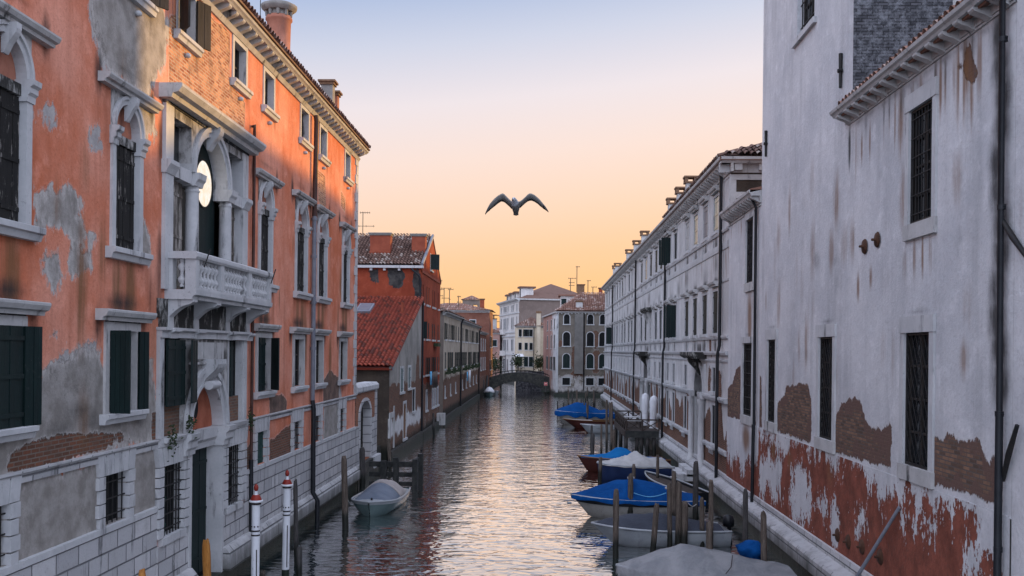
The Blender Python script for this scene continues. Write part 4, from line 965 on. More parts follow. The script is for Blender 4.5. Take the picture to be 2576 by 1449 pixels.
    b = MB(); b.cube(16.6, 16.7, 15.2, 32.6, -1, 12); b.cube(16.6, 16.69, 23.1, 32.6, 12, 22); b.cube(7.2, 16.6, 32.5, 32.59, -1, 22); b.cube(7.2, 16.6, 15.16, 15.25, -1, 12.1); b.cube(7.2, 16.6, 23.2, 32.5, 21.8, 21.9); b.build('rear_wall', 'chimgray', root)
    # tower window
    s0, s1, z0, z1 = tw[0]
    wn_ = pane_mb(W, s0, s1, z0, z1, -.24).build('window', 'glass', root); sash_mb(W, s0, s1, z0, z1, -.24, 3).build('sash', 'shutdark', wn_)
    MB().box(W, s0 - .25, s1 + .25, z0 - .16, z0 - .002, -.3, .10).build('sill', 'stone', wn_); grille_mb(W, s0, s1, z0, z1, -.12, 7, 4, .016).build('grille', 'iron', wn_)
    # iron wall ties
    for s, z, h in ((23.9, 12.88, .42), (31.85, 12.8, .42)):
        b = MB(); b.tube([W.P(s, z - h, .05), W.P(s, z + h, .05)], [.035, .05], 6); b.tube([W.P(s - .12, z, .06), W.P(s + .12, z, .06)], .03, 6); b.tube([W.P(s, z, -.02), W.P(s, z, .12)], .05, 6); b.build('iron_tie', 'iron', root)
    anchors = [W.px(2178, 620), W.px(2210, 603), W.px(2110, 1346), W.px(2137, 1363), W.px(2172, 1376), W.px(2218, 1401)]
    for s, z in anchors:
        b = MB(); vs = []
        b.lathe((0, 0, 0), [(.015, .13), (.028, .12), (.03, .05), (.15, .03), (.175, .0)], 14)
        mt = Matrix.Translation(W.P(s, z, .025)) @ Matrix.Rotation(R(-90), 4, 'Y'); b.v = [mt @ v for v in b.v]; b.build('anchor_plate', 'rustiron', root)
    # pipes
    b = MB(); b.tube([W.P(15.32, 12.0, .42), W.P(15.32, 11.6, .14), W.P(15.32, 5.05, .12)], .05, 8); b.tube([W.P(15.32, 5.06, .12), W.P(15.32, 1.0, .13)], .062, 8)
    for z in (10.9, 8.3, 5.1, 3.0): b.tube([W.P(15.32, z - .04, .12), W.P(15.32, z + .04, .12)], .07, 8); b.tube([W.P(15.2, z, .11), W.P(15.44, z, .11)], .012, 4)
    b.build('downpipe', 'pipe_dark', root)
    return root

def edge_house():
    W = WR; root = thing('stucco_house', 'pale stucco house end at the right edge beyond the black downpipe', 'building', (7.18, 11, 0))
    none = lambda S, Z: np.full(S.shape, -1.0); holes = []
    brick = [P(W, z7([(2120, 560), (2150, 560), (2190, 640), (2215, 700), (2200, 740), (2150, 790), (2140, 850), (2120, 900)]))]
    for z0, z1 in ((3.9, 6.3), (8.6, 10.4)): holes.append(barred_window(root, W, 13.2, 14.35, z0, z1, 'bars', .22, .4, .25))
    wall_sheet('wall', W, 4, 15.145, .9, 15, 'white_wall', root, holes, dict(brick=field_polys(brick), red=lambda S, Z: np.clip(1.6 - Z, -1, 1), blk=none, dark=field_blobs([(14.6, 8.3, .2, 1, .7), (14.5, 10.6, .2, .6, .8)]), rust=field_blobs([(14.9, 8, .1, 1.2, .5)])), .2)
    MB().prism(W, LEDGE, 4, 15.14).build('ledge', 'ashlar', root); found_wall(root, W, 4, 15.14, .47, .28)
    b = MB(); b.cube(16.6, 16.7, 4, 15.1, -1, 15); b.cube(7.2, 16.6, 4, 4.1, -1, 15); b.cube(7.2, 16.6, 15.04, 15.14, 12.2, 15); b.build('rear_wall', 'chimgray', root)
    roof_poly('roof', 'tile_mid', root, [(6.7, 4, 15), (6.7, 15.1, 15), (16.7, 15.1, 16), (16.7, 4, 16)])
    for a, c in (((2535, 548), (2590, 645)), ((2576, 1070), (2531, 1209))):
        p, q = W.px(*a), W.px(*c); MB().tube([W.P(*p, .10), W.P((p[0] + q[0]) / 2, (p[1] + q[1]) / 2, .09), W.P(*q, .05)], [.035, .05, .035], 6).build('iron_stay', 'iron', root)

def low_wing():
    W = WR; root = thing('low_wing', 'narrow white plastered wing with bracketed cornice between the tower house and the long palace', 'building', (7.18, 35.4, 0))
    none = lambda S, Z: np.full(S.shape, -1.0); rust, dark = [], []
    h = [barred_window(root, W, 33.7, 34.9, 8.46, 10.7, 'lattice', .12, .2, .3, rust, dark), barred_window(root, W, 33.75, 35.25, 3.8, 6.35, 'bars', .2, .22, .3, rust, dark)]
    brick = [P(W, z7([(100, 300), (120, 205), (150, 165), (170, 110), (200, 70), (215, 20), (235, -40), (262, -60), (262, 330)])), P(W, z7([(355, 360), (355, 0), (372, -10), (372, 380)]))]
    rust += [(34.3, 7.2, .5, 1.4, .9)]; dark += [(s, 10.95, .5, .15, .45) for s in np.arange(32.8, 38.2, .8)]
    rg = random.Random(2); rust += [(32.8 + rg.random() * 5.3, 10.6, .06, .5, .7) for _ in range(14)]
    fl = dict(brick=field_polys(brick), red=none, blk=none, dark=field_blobs(dark), rust=field_blobs(rust))
    wall_sheet('wall', W, 32.6, 38.2, 3.53, 11.1, 'white_wall', root, h, fl, .13)
    wall_sheet('base_wall', W, 32.6, 38.2, .9, 3.53, 'white_wall', root, [], dict(brick=none, red=lambda S, Z: np.clip(np.interp(S, [32.6, 33.4, 34.2, 34.6, 35.4, 36, 37, 38.2], [2.6, 2.2, 2.5, 1.9, 1.75, 2.2, 1.9, 2.3]) - Z, -1, 1), blk=none, dark=field_blobs([]), rust=field_blobs([(34.6, 3.0, .9, .7, .9)])), .1, d=.022)
    MB().box(W, 32.6, 38.2, 3.50, 3.529, -.05, .0215).build('base_cap', 'stone', root)
    MB().prism(W, LEDGE, 32.6, 38.2).build('ledge', 'ashlar', root); found_wall(root, W, 32.6, 38.2, .47, .28)
    MB().box(W, 32.62, 38.2, 10.92, 10.97, -.05, .035).build('string_course', 'stone_dark', root)
    cn = MB().prism(W, [(-.05, 11.02), (.05, 11.02), (.06, 11.24), (.34, 11.24), (.37, 11.31), (.42, 11.35), (.43, 11.43), (-.05, 11.45)], 32.62, 38.15).build('cornice', 'stone_dark', root)
    b0 = bracket_mesh(W, 32.8, 11.235, .22, .32, .17).build('bracket', 'stone_dark', cn)
    for i in range(1, 13): copy_part(b0, cn, (0, i * .43, 0))
    roof_poly('roof', 'tile_mid', root, [(6.8, 32.62, 11.47), (6.8, 38.15, 11.47), (12, 38.15, 12.6), (12, 32.62, 12.6)])
    MB().cube(12, 12.1, 32.62, 38.15, -1, 12.4).build('rear_wall', 'chimgray', root)
    b = MB(); b.tube([W.P(33.0, 11.3, .3), W.P(33.0, 10.9, .1), W.P(33.0, 3.6, .09)], .05, 8); b.tube([W.P(33.0, 3.6, .11), W.P(33.0, 1.0, .13)], .06, 8); b.build('downpipe', 'pipe_dark', root)

def long_palace():
    W = Wall(7.20, 0, (0, 1), (-1, 0)); S0, S1 = 38.22, 116
    root = thing('long_palace', 'very long white palace with rows of windows and pale chimneys on the right bank', 'building', (7.2, 77, 0))
    Ps = [41.2, 43.9, 46.7, 49.4, 53.9, 56.5, 60.4, 63, 66.1, 69.3, 72.3, 77.4, 80.1, 82.9, 87, 90, 93, 96.3, 99.5, 104, 108, 112]
    holes, dark = [], []; rg = random.Random(4)
    hw = .60
    for row, (z0, z1) in enumerate(((11.08, 12.55), (6.82, 8.57), (4.36, 5.37), (2.16, 3.78))):
        for i, s in enumerate(Ps):
            if row >= 2 and (abs(s - 45.1) < 1.7 or abs(s - 68.2) < 1.8): continue
            w_ = hw if row < 2 else (.36 if row == 2 else .42)
            if row >= 2: s = s + .2
            style, gl = '', 'void'
            q = rg.random()
            if row < 2 and (q < .22 or (row == 0 and i < 3)): style = 'half'
            wn_ = pane_mb(W, s - w_, s + w_, z0, z1, -.035).build('window', 'void', root)
            fw = .13
            f = MB(); f.box(W, s - w_ - fw, s - w_, z0, z1, -.24, .025); f.box(W, s + w_, s + w_ + fw, z0, z1, -.24, .025); f.box(W, s - w_ - fw, s + w_ + fw, z1 + .001, z1 + fw, -.24, .022); f.build('frame', 'stone', wn_)
            MB().box(W, s - w_ - .2, s + w_ + .2, z0 - .13, z0 - .001, -.24, .12).build('sill', 'stone', wn_)
            if row < 2:
                zt = 12.70 if row == 0 else 8.76
                hood_mb(W, s - .78, s + .78, zt, zt + .22, .26).build('hood', 'stone_dark', wn_); dark.append((s, zt + .27, .8, .2, .9)); dark.append((s, z0 - .55, .6, .5, .7))
            if style == 'half': shutter_mb(W, s - w_ + .02, s + w_ - .02, z0 + .01, z1 - .01, -.03, -.01, 3).build('shutter', rg.choice(['hullteal', 'tarp_slate', 'stone_dark', 'pipe_gray']), wn_)
            elif row < 2 and q < .6: shutter_mb(W, s - w_ + .02, s + w_ - .02, z0 + .01, z1 - .01, -.03, -.008, 4).build('shutter', 'green', wn_)
            if (row, i) in ((0, 5), (1, 4), (1, 19)):
                hinged_mb(W, s + w_, .5, R(84), z0, z1, .05, .05).build('shutter', 'green', wn_); hinged_mb(W, s - w_, -.5, R(84), z0, z1, .05, .05).build('shutter', 'green', wn_)
            if row == 3: MB().box(W, s - w_ - .25, s + w_ + .25, 1.95, 2.02, .02, .2).build('sill_bracket', 'stone', wn_)
            holes.append((s - w_, s + w_, z0, z1))
    ports = [(43.95, 46.25), (67.0, 69.4)]
    for a, c in ports: holes.append((a, c, .95, 5.35, 4.2))
    prof = []; x = S0
    while x < S1: prof.append((x, 3.55 + .9 * math.sin(x * 1.9) * math.sin(x * .37) + .4 * math.sin(x * 5.1))); x += .7
    dark += [(Ps[0] + (i * 2.9) % 70, 9.7 - (i % 3) * .4, .7, .8, .5) for i in range(40)] + [(45.1, 6.2, 1.8, .3, .9), (68.2, 6.2, 1.6, .3, .8)] + [(s, 6.15, .5, .12, .6) for s in Ps]
    rust = [(S0 + rg.random() * 70, 9.4 + rg.random() * .6, .12, .8, .6) for _ in range(50)] + [(S0 + rg.random() * 60, 5 + rg.random(), .2, .8, .5) for _ in range(25)]
    patch = [[(41.9, 5.9), (42.7, 5.9), (42.7, 6.7), (41.9, 6.7)], [(39.3, 3.0), (40.5, 3.0), (40.7, 5.3), (39.8, 5.2)], [(42.1, 4.2), (42.9, 4.3), (42.8, 5.4), (42.2, 5.3)]]
    none = lambda S, Z: np.full(S.shape, -1.0)
    wall_sheet('wall', W, S0, S1, -.5, 13.2, 'long_wall', root, holes, dict(brick=lambda S, Z: np.maximum(np.clip(np.interp(S, [p[0] for p in prof], [p[1] for p in prof]) - Z, -1, 1), field_polys(patch)(S, Z)), blk=none, dark=field_blobs(dark), rust=field_blobs(rust)), .22, .5)
    for nm, z0, z1, p in (('band', 10.15, 10.42, .05), ('sill_course', 10.83, 10.95, .09), ('sill_course', 6.56, 6.69, .09), ('string_course', 8.84, 8.92, .035), ('string_course', 5.9, 6.06, .14), ('string_course', 5.62, 5.72, .06), ('ledge_course', 4.0, 4.2, .2), ('lintel_course', 12.88, 12.94, .03), ('sill_course', 1.95, 2.14, .15)):
        parts = [(S0, S1)]
        if z0 < 5.6: parts = [(S0, 43.6), (46.6, 66.65), (69.75, S1)]
        for a, c in parts: MB().prism(W, [(-.05, z0), (p * .7, z0), (p, z0 + (z1 - z0) * .6), (p, z1), (-.05, z1)], a, c).build(nm, 'stone', root)
    # little pilaster strips of the parapet panels
    b = MB()
    for s in Ps:
        for o in (-.62, .62):
            b.box(W, s + o - .06, s + o + .06, 6.061, 6.559, -.02, .045); b.box(W, s + o - .06, s + o + .06, 10.421, 10.829, -.02, .03)
    b.build('panel_strip', 'stone', root)['kind'] = 'stuff'
    b = MB()
    for s in Ps:
        for o in (-.4, 0, .4): b.lathe(W.P(s + .2 + o, 1.72, .1), [(.0, 0), (.05, .05), (.03, .12), (.06, .2), (.06, .23)], 6)
    b.build('sill_drops', 'stone', root)['kind'] = 'stuff'
    MB().prism(W, LEDGE, S0, S1).build('ledge', 'ashlar', root); found_wall(root, W, S0, S1, .47, .28)
    # cornice
    cn = MB().prism(W, [(-.05, 13.02), (.05, 13.02), (.06, 13.33), (.38, 13.33), (.42, 13.41), (.5, 13.46), (.52, 13.56), (-.05, 13.58)], S0 - .4, S1).build('cornice', 'stone_dark', root)
    b0 = bracket_mesh(W, S0 + .2, 13.325, .27, .36, .2).build('bracket', 'stone_dark', cn)
    for i in range(1, 96): copy_part(b0, cn, (0, i * .58, 0))
    b = MB()
    for i in range(96, 133): 
        k = bracket_mesh(W, S0 + .2 + i * .58, 13.325, .27, .36, .2); b.add(k.v, k.f)
    o = b.build('bracket_row', 'stone_dark', cn); o['kind'] = 'stuff'
    # end wall towards the camera
    WE = Wall(7.2, 38.2, (1, 0), (0, -1))
    wall_sheet('end_wall', WE, 0, 10, 11, 13.2, 'dark_brick', root, [], dict(brick=lambda S, Z: np.full(S.shape, -.25)), .4)
    for z0, z1, p in ((12.02, 12.27, .05), (12.74, 12.95, .05)): MB().box(WE, -.02, 10, z0, z1, -.1, p).build('end_band', 'stone', root)
    MB().box(WE, -.03, .22, 11, 12.9, -.1, .04).build('quoin', 'stone', root)
    MB().prism(WE, [(-.05, 13.02), (.05, 13.02), (.06, 13.33), (.38, 13.33), (.5, 13.46), (.52, 13.56), (-.05, 13.58)], -.45, 10).build('end_cornice', 'stone', root)
    for i in range(9):
        MB().box(WE, .1 + i * .95, .4 + i * .95, 13.08, 13.329, .0, .3).build('bracket', 'stone', root)
    # hipped roof
    rx = 12.2; rz = 15.8; c_ = (Vector((rx, 0, rz)) - Vector((6.74, 0, 13.58)))
    tile_roof('roof', 'tile_old', root, (6.74, 37.75, 13.58), (0, 1, 0), c_, 18, c_.length, .24, .42, 8, clip=lambda u, v: u > v * .92)
    roof_poly('main_roof', 'tile_old', root, [(6.74, 37.7, 13.52), (6.74, S1, 13.52), (rx, S1, rz - .06), (rx, 43, rz - .06)])
    h = Vector((6.68, 37.72, 13.6)); vv = Vector((0, 5.3, rz - 13.6))
    tile_roof('hip_roof', 'tile_old', root, h, (1, 0, 0), vv, 11, vv.length, .24, .42, 9, clip=lambda u, v: v * .97 < u < 11 - v * .97)
    roof_poly('hip_roof', 'tile_old', root, [(6.68, 37.7, 13.54), (17.7, 37.7, 13.54), (rx, 43, rz - .06)])
    roof_poly('rear_roof', 'tile_old', root, [(rx, 43, rz - .06), (rx, S1, rz - .06), (17.7, S1, 13.8), (17.7, 37.7, 13.8)])
    b = MB(); b.cube(17.1, 17.2, S0, S1, -1, 13.5); b.cube(7.22, 17.1, S1 - .1, S1 - .01, -1, 13.5); b.cube(7.22, 17.1, 38.25, 38.3, -1, 13.5); b.build('rear_wall', 'chimgray', root)
    MB().cube(9.5, 18, S1 + .05, 132, -1, 15).build('rear_sun_blocker', 'chimgray', root)  # unseen block added to keep the sun off the row houses opposite
    b = MB(); b.quad((rx, S1, rz - .1), (7, S1, 13.4), (17.4, S1, 13.4)); b.build('gable_wall', 'chimgray', root)
    for y in (55.8, 59.5, 63.7, 81, 87.9, 95.7, 110.5, 113.6):
        w_ = .52 if y < 100 else .6; chimney(root, 'chimwhite', 8.25, y, w_, w_ * .9, 14.2, 15.62, 'open')
    # downpipes
    for s, z0 in ((39.55, .5), (57.6, .5), (76.1, .6), (101.2, .6)):
        b = MB(); b.tube([W.P(s, 13.5, .3), W.P(s, 13.1, .12), W.P(s, 6.3, .12), W.P(s, 5.9, .2), W.P(s, z0, .2)], .07, 7); b.build('downpipe', 'pipe_dark', root)
    # portals
    for k, (a, c) in enumerate(ports):
        m, r_ = (a + c) / 2, (c - a) / 2
        f = MB(); f.box(W, a - .02, a + .02, .95, 4.2, -.9, .06); f.box(W, c - .02, c + .02, .95, 4.2, -.9, .06); f.arch(W, m, 4.2, r_ - .02, r_ + .22, -.9, .1, 16)
        f.arch(W, m, 4.2, r_ - .02, r_ + .02, -.9, .1, 16)
        pf = f.build('portal', 'stone', root)
        MB().box(W, a, c, .9, 5.4, -1.0, -.9).build('door', 'void', pf)
        for s in (a - .3, c + .3):
            MB().lathe(W.P(s, .9, .16), [(.2, 0), (.2, .12), (.15, .18), (.14, 2.75), (.17, 2.8), (.2, 2.95), (.2, 3.02)], 12).build('colonnette', 'stone', pf)
            MB().prism(W, [(-.05, 3.93), (.25, 3.93), (.3, 4.05), (.34, 4.22), (-.05, 4.22)], s - .32, s + .32).build('capital', 'stone', pf)
            MB().box(W, s - .2, s + .2, 4.221, 5.5, -.05, .09).build('pilaster', 'stone', pf)
        bracket_mesh(W, m, 5.85, .9, .55, .35).build('keystone', 'soot', pf)
        MB().prism(W, [(-.05, 5.72), (.5, 5.72), (.62, 5.8), (.7, 5.86), (.7, 6.02), (-.05, 6.03)], m - 1.75, m + 1.75).build('balcony_slab', 'soot', pf)
        for z in (.55, .75): MB().box(W, a - .2, c + .2, z - .3, z, .40, 1.15 - (z - .55) * 2).build('water_step', 'stone', pf)
    # carved hood high between the windows
    MB().prism(W, [(-.05, 8.7), (.3, 8.7), (.45, 8.85), (.45, 8.99), (-.05, 9.0)], 65.3, 69.0).build('large_hood', 'soot', root)
    for s in (66.1, 68.2): bracket_mesh(W, s, 8.695, .7, .25, .25).build('hood_console', 'stone_dark', root)
plaster_house(); edge_house(); low_wing(); long_palace()

# ================================================================== houses farther along the left bank
def gate_wall():
    W = WL; root = thing('gate_wall', 'low garden wall with white stone arched water gate beside the orange palazzo', 'wall', (-8.14, 44.5, 0))
    a, c, z0, sp, zt = 43.0, 45.5, .95, 3.0, 3.6
    none = lambda S, Z: np.full(S.shape, 1.0)
    wall_sheet('wall', W, 41.99, 47.2, -.5, 4.05, 'brickwall', root, [(a, c, z0, zt, sp)], {}, .3, .34)
    f = MB(); f.box(W, a - .35, a, z0, sp, -.4, .05); f.box(W, c, c + .35, z0, sp, -.4, .05); f.arch(W, (a + c) / 2, sp, (c - a) / 2, (c - a) / 2 + .32, -.4, .05, 16, ez=.5); f.build('gate_frame', 'quoin', root)
    MB().box(W, c + .36, 47.2, .9, 2.75, -.1, .06).build('stone_pier', 'ashlar', root); MB().box(W, 46.8, 47.22, 2.75, 4.05, -.1, .06).build('stone_pier', 'ashlar', root); MB().box(W, 42.0, a - .36, .9, 2.6, -.1, .06).build('stone_pier', 'ashlar', root)
    MB().prism(W, [(-.75, 4.051), (.08, 4.051), (.12, 4.12), (.12, 4.3), (.0, 4.42), (-.6, 4.42), (-.75, 4.3)], 41.99, 47.3).build('coping', 'stone', root)
    MB().box(W, a - .02, c + .02, .9, 3.64, -.4, -.32).build('gate_door', 'peel', root)
    for s0, s1 in ((42, a), (c, 47.25)): MB().box(W, s0, s1, .4, .94, -.6, .26).build('plinth', 'stone', root)
    MB().box(W, a, c, -.5, .9, -.6, .2).build('water_step', 'found', root); found_wall(root, W, 42, 47.25, .4, .14)
    MB().cube(-9.0, -8.85, 42, 47.2, 0, 4).build('rear_face', 'chimgray', root)
g = G('orange_brickwork'); bc, bf = g.brick(g.wallvec(), c1=(.34, .12, .06), c2=(.24, .08, .04), cm=(.22, .16, .12)); M['brickwall'] = g.out(dirty(g, bc, .5), .9, bf, .5, .02)

def annex():
    W = Wall(-8.2, 0, (0, 1), (1, 0)); root = thing('tiled_outhouse', 'low outhouse with bright red tiled lean-to roof and grey side wall', 'building', (-8.2, 58, 0))
    top = lambda S: 4.95 + (S - 51.6) * .33
    holes = [far_window(root, W, 55.6, 56.8, 3.55, 4.9, .14, 'c', sh='hullteal'), far_window(root, W, 58.8, 59.9, 3.65, 4.9, .14, 'c', sh='hullteal'), far_window(root, W, 60.8, 62.0, 2.1, 3.5, .1, ''), far_window(root, W, 56.9, 58.0, .75, 2.8, .16, 'c', sh='hullwood')]
    wall_sheet('side_wall', W, 51.6, 64.98, -.5, 9.5, 'annex_wall', root, holes, dict(white=lambda S, Z: np.clip(.5 - np.abs(Z - 1.7) * .55 - .25, -1, 1), brick=lambda S, Z: np.maximum(np.clip(4.2 - Z, -.35, .3) - .1, np.clip(.8 - np.hypot((S - 63.2) / 1.2, (Z - 4.6) / 1.4), -1, 1))), .3, .2, top)
    WF = Wall(-20, 51.6, (1, 0), (0, -1))
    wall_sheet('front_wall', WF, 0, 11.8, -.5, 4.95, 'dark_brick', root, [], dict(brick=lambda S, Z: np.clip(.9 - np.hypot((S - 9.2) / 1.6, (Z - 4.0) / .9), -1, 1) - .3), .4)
    MB().box(WF, -.5, 12.0, 4.9, 5.05, -.1, .12).build('gutter', 'pipe_gray', root)
    v = Vector((0, 13.3, 4.39))
    tile_roof('roof', 'tile_red', root, (-20.2, 51.35, 5.05), (1, 0, 0), v, 12.15, v.length, .23, .38, 21)
    vb = MB(); vb.prism(Wall(-8.05, 0, (0, 1), (1, 0)), [(-.1, 0), (0, 0), (0, .1), (-.1, .1)], 0, .01)
    p0, p1 = Vector((-8.12, 51.3, 5.0)), Vector((-8.12, 64.7, 9.43)); m = MB(); m.tube([p0, p1], .07, 6); m.build('verge', 'chimgray', root)
    sk = MB(); o = Vector((-11.85, 60.7, 8.14 + .16)); vv = v.normalized() * 1.8; n_ = Vector((0, -.313, .95)) * .1
    q = [o, o + Vector((.95, 0, 0)), o + Vector((.95, 0, 0)) + vv, o + vv]; sk.hexa([p - n_ for p in q] + [p + n_ for p in q]); s_ = sk.build('skylight', 'pipe_gray', root)
    n2 = n_ * 1.06; u_ = Vector((.1, 0, 0)); v2 = v.normalized() * .12
    MB().quad(q[0] + n2 + u_ + v2, q[1] + n2 - u_ + v2, q[2] + n2 - u_ - v2, q[3] + n2 + u_ - v2).build('skylight_glass', 'skyglass', s_)
    MB().tube([(-8.9, 60.9, 8.3), (-8.9, 60.9, 8.95)], .09, 8).build('flue', 'chimred', root)
    for s in (51.75, 53.2): MB().box(W, s - .16, s + .16, .6, 2.9 if s > 52 else 2.3, -.05, .05).build('stone_pilaster', 'stone_dark', root)
    MB().box(W, 51.6, 53.4, 2.3, 2.6, -.05, .052).build('stone_band', 'stone_dark', root)
    MB().box(W, 51.6, 65, -.8, .55, -.1, .18).build('foundation', 'found', root)
    MB().cube(-20, -8.6, 50.6, 51.5, -.5, .9).build('water_step', 'found', root)
    MB().cube(-20.2, -20, 51.6, 65, -1, 5).build('rear_wall', 'chimgray', root)
M['skyglass'] = simple('pale_skylight_glass', (.16, .17, .2), (.2, .21, .24), 2, .15, .02, spec=.5)

def red_house():
    W = Wall(-8.2, 0, (0, 1), (1, 0)); root = thing('red_house', 'tall red plastered house with gabled tile roof and two square chimneys', 'building', (-8.2, 71, 0))
    top = lambda S: np.where(S < 71, 11.4 + (S - 65) * .45, 14.1 - (S - 71) * .48)
    holes = []
    for s in (65.7, 67.8, 69.0, 71.4, 72.6, 75.2):
        holes.append(far_window(root, W, s - .26, s + .26, 9.15, 10.4, 0, ''))
        holes.append(far_window(root, W, s - .33, s + .33, 6.75, 7.9, 0, 'c' if s > 66 else 'p'))
        holes.append(far_window(root, W, s - .36, s + .36, 4.25, 5.45, 0, 'c' if s not in (69.0, 72.6) else 'o'))
    for s in (68.2, 72.0, 73.6, 75.3): holes.append(far_window(root, W, s - .4, s + .4, 1.75, 3.05, .16, 'c', sh='pipe_gray'))
    holes.append(far_window(root, W, 69.6, 71.0, 11.75, 12.85, .06, 'p'))
    wall_sheet('wall', W, 65, 76.6, -.5, 14.1, 'red_wall', root, holes, dict(blk=lambda S, Z: np.full(S.shape, -.45), gray=lambda S, Z: np.clip(1.5 - Z, -.6, .3), brick=lambda S, Z: np.clip(3.6 - Z, -.8, .1)), .3, .2, top)
    MB().box(W, 65, 76.6, 11.15, 11.32, -.05, .06).build('belt', 'chimred', root)
    WF = Wall(-21, 65, (1, 0), (0, -1))
    wall_sheet('front_wall', WF, 0, 12.8, -.5, 11.45, 'red_wall', root, [], dict(blk=field_blobs([(7.4, 11.2, 1.0, 1.3, .75), (11.0, 11.0, .8, 1.2, .6), (9.6, 10.9, .6, .9, .55), (9, 9.3, 3.6, .35, .6), (5.5, 10.8, 1.2, .8, .5), (12.5, 10.2, .4, 1.6, .7)], -.30), gray=lambda S, Z: np.full(S.shape, -.42), brick=lambda S, Z: np.full(S.shape, -.9)), .3)
    MB().box(WF, -.2, 12.9, 11.45, 11.62, -.1, .28).build('eave_gutter', 'stone', root)
    for x in (7.5, 9.3, 10.2, 11.2): MB().box(WF, x, x + .16, 11.28, 11.449, 0, .2).build('corbel', 'stone', root)
    vf = Vector((0, 6.15, 2.72)); vb = Vector((0, -5.9, 2.72))
    tile_roof('roof', 'tile_old', root, (-21, 64.75, 11.63), (1, 0, 0), vf, 12.75, vf.length, .23, .38, 31)
    roof_poly('rear_roof', 'tile_old', root, [(-21, 76.8, 11.4), (-8.15, 76.8, 11.4), (-8.15, 70.9, 14.25), (-21, 70.9, 14.25)])
    b = MB(); b.tube([(-8.18, 64.75, 11.7), (-8.18, 70.9, 14.35)], .12, 4); b.build('verge', 'pipe_gray', root)
    b = MB(); b.tube([(-8.9, 64.75, 11.4), (-8.35, 64.8, 10.9), (-8.3, 64.85, 10.5), (-8.3, 64.85, 9.5)], .07, 7); b.tube([(-8.12, 65.05, 9.3), (-8.12, 65.05, .5)], .07, 7); b.build('downpipe', 'pipe_dark', root)
    chimney(root, 'chimred', -11.35, 67.2, 1.4, .9, 12.0, 13.85, 'slab', 'chimgray'); chimney(root, 'chimred', -8.75, 67.6, .95, .8, 12.1, 13.85, 'slab', 'chimgray')
    MB().box(W, 65, 76.6, -.8, .5, -.1, .2).build('foundation', 'found', root)
    MB().box(W, 74.8, 75.6, .2, 1.1, 0, .6).build('water_step', 'stone_dark', root)
    MB().box(W, 72, 74, 6.25, 6.5, .05, .35).build('flower_box', 'leaf', root)
    b = MB(); b.cube(-21, -8.25, 76.5, 76.58, -1, 11.3); b.cube(-21.1, -21, 65, 76.6, -1, 11.3); b.build('rear_wall', 'chimgray', root)

def simple_house(root, W, s0, s1, h, mat, holes, flds, back=9, res=.5, top=None, eave=True):
    wall_sheet('wall', W, s0, s1, -.5, h, mat, root, holes, flds, res, .2, top)
    n = -W.n; 
    b = MB(); b.box(W, s0, s0 + .08, -1, h, -back, -.01); b.box(W, s1 - .08, s1, -1, h, -back, -.01); b.box(W, s0 + .09, s1 - .09, -1, h, -back, -back + .1); b.build('side_wall', mat if mat in ('chimgray',) else 'plain_' + mat, root)
    if eave: MB().prism(W, [(-.1, h - .22), (.06, h - .22), (.1, h - .1), (.34, h - .02), (.36, h + .06), (-.1, h + .07)], s0 - .05, s1 + .05).build('eave', 'stone_dark', root)
for k, c in (('row_wall', (.16, .13, .11)), ('brown_wall', (.15, .065, .045)), ('far_white', (.25, .21, .19)), ('cream', (.52, .44, .33)), ('gray_wall', (.15, .14, .13)), ('pink', (.33, .2, .17)), ('far_gray', (.16, .12, .105))):
    M['plain_' + k] = simple('plain_' + k, c, tuple(x * 1.35 for x in c), 1.2, .9, .3, .5)

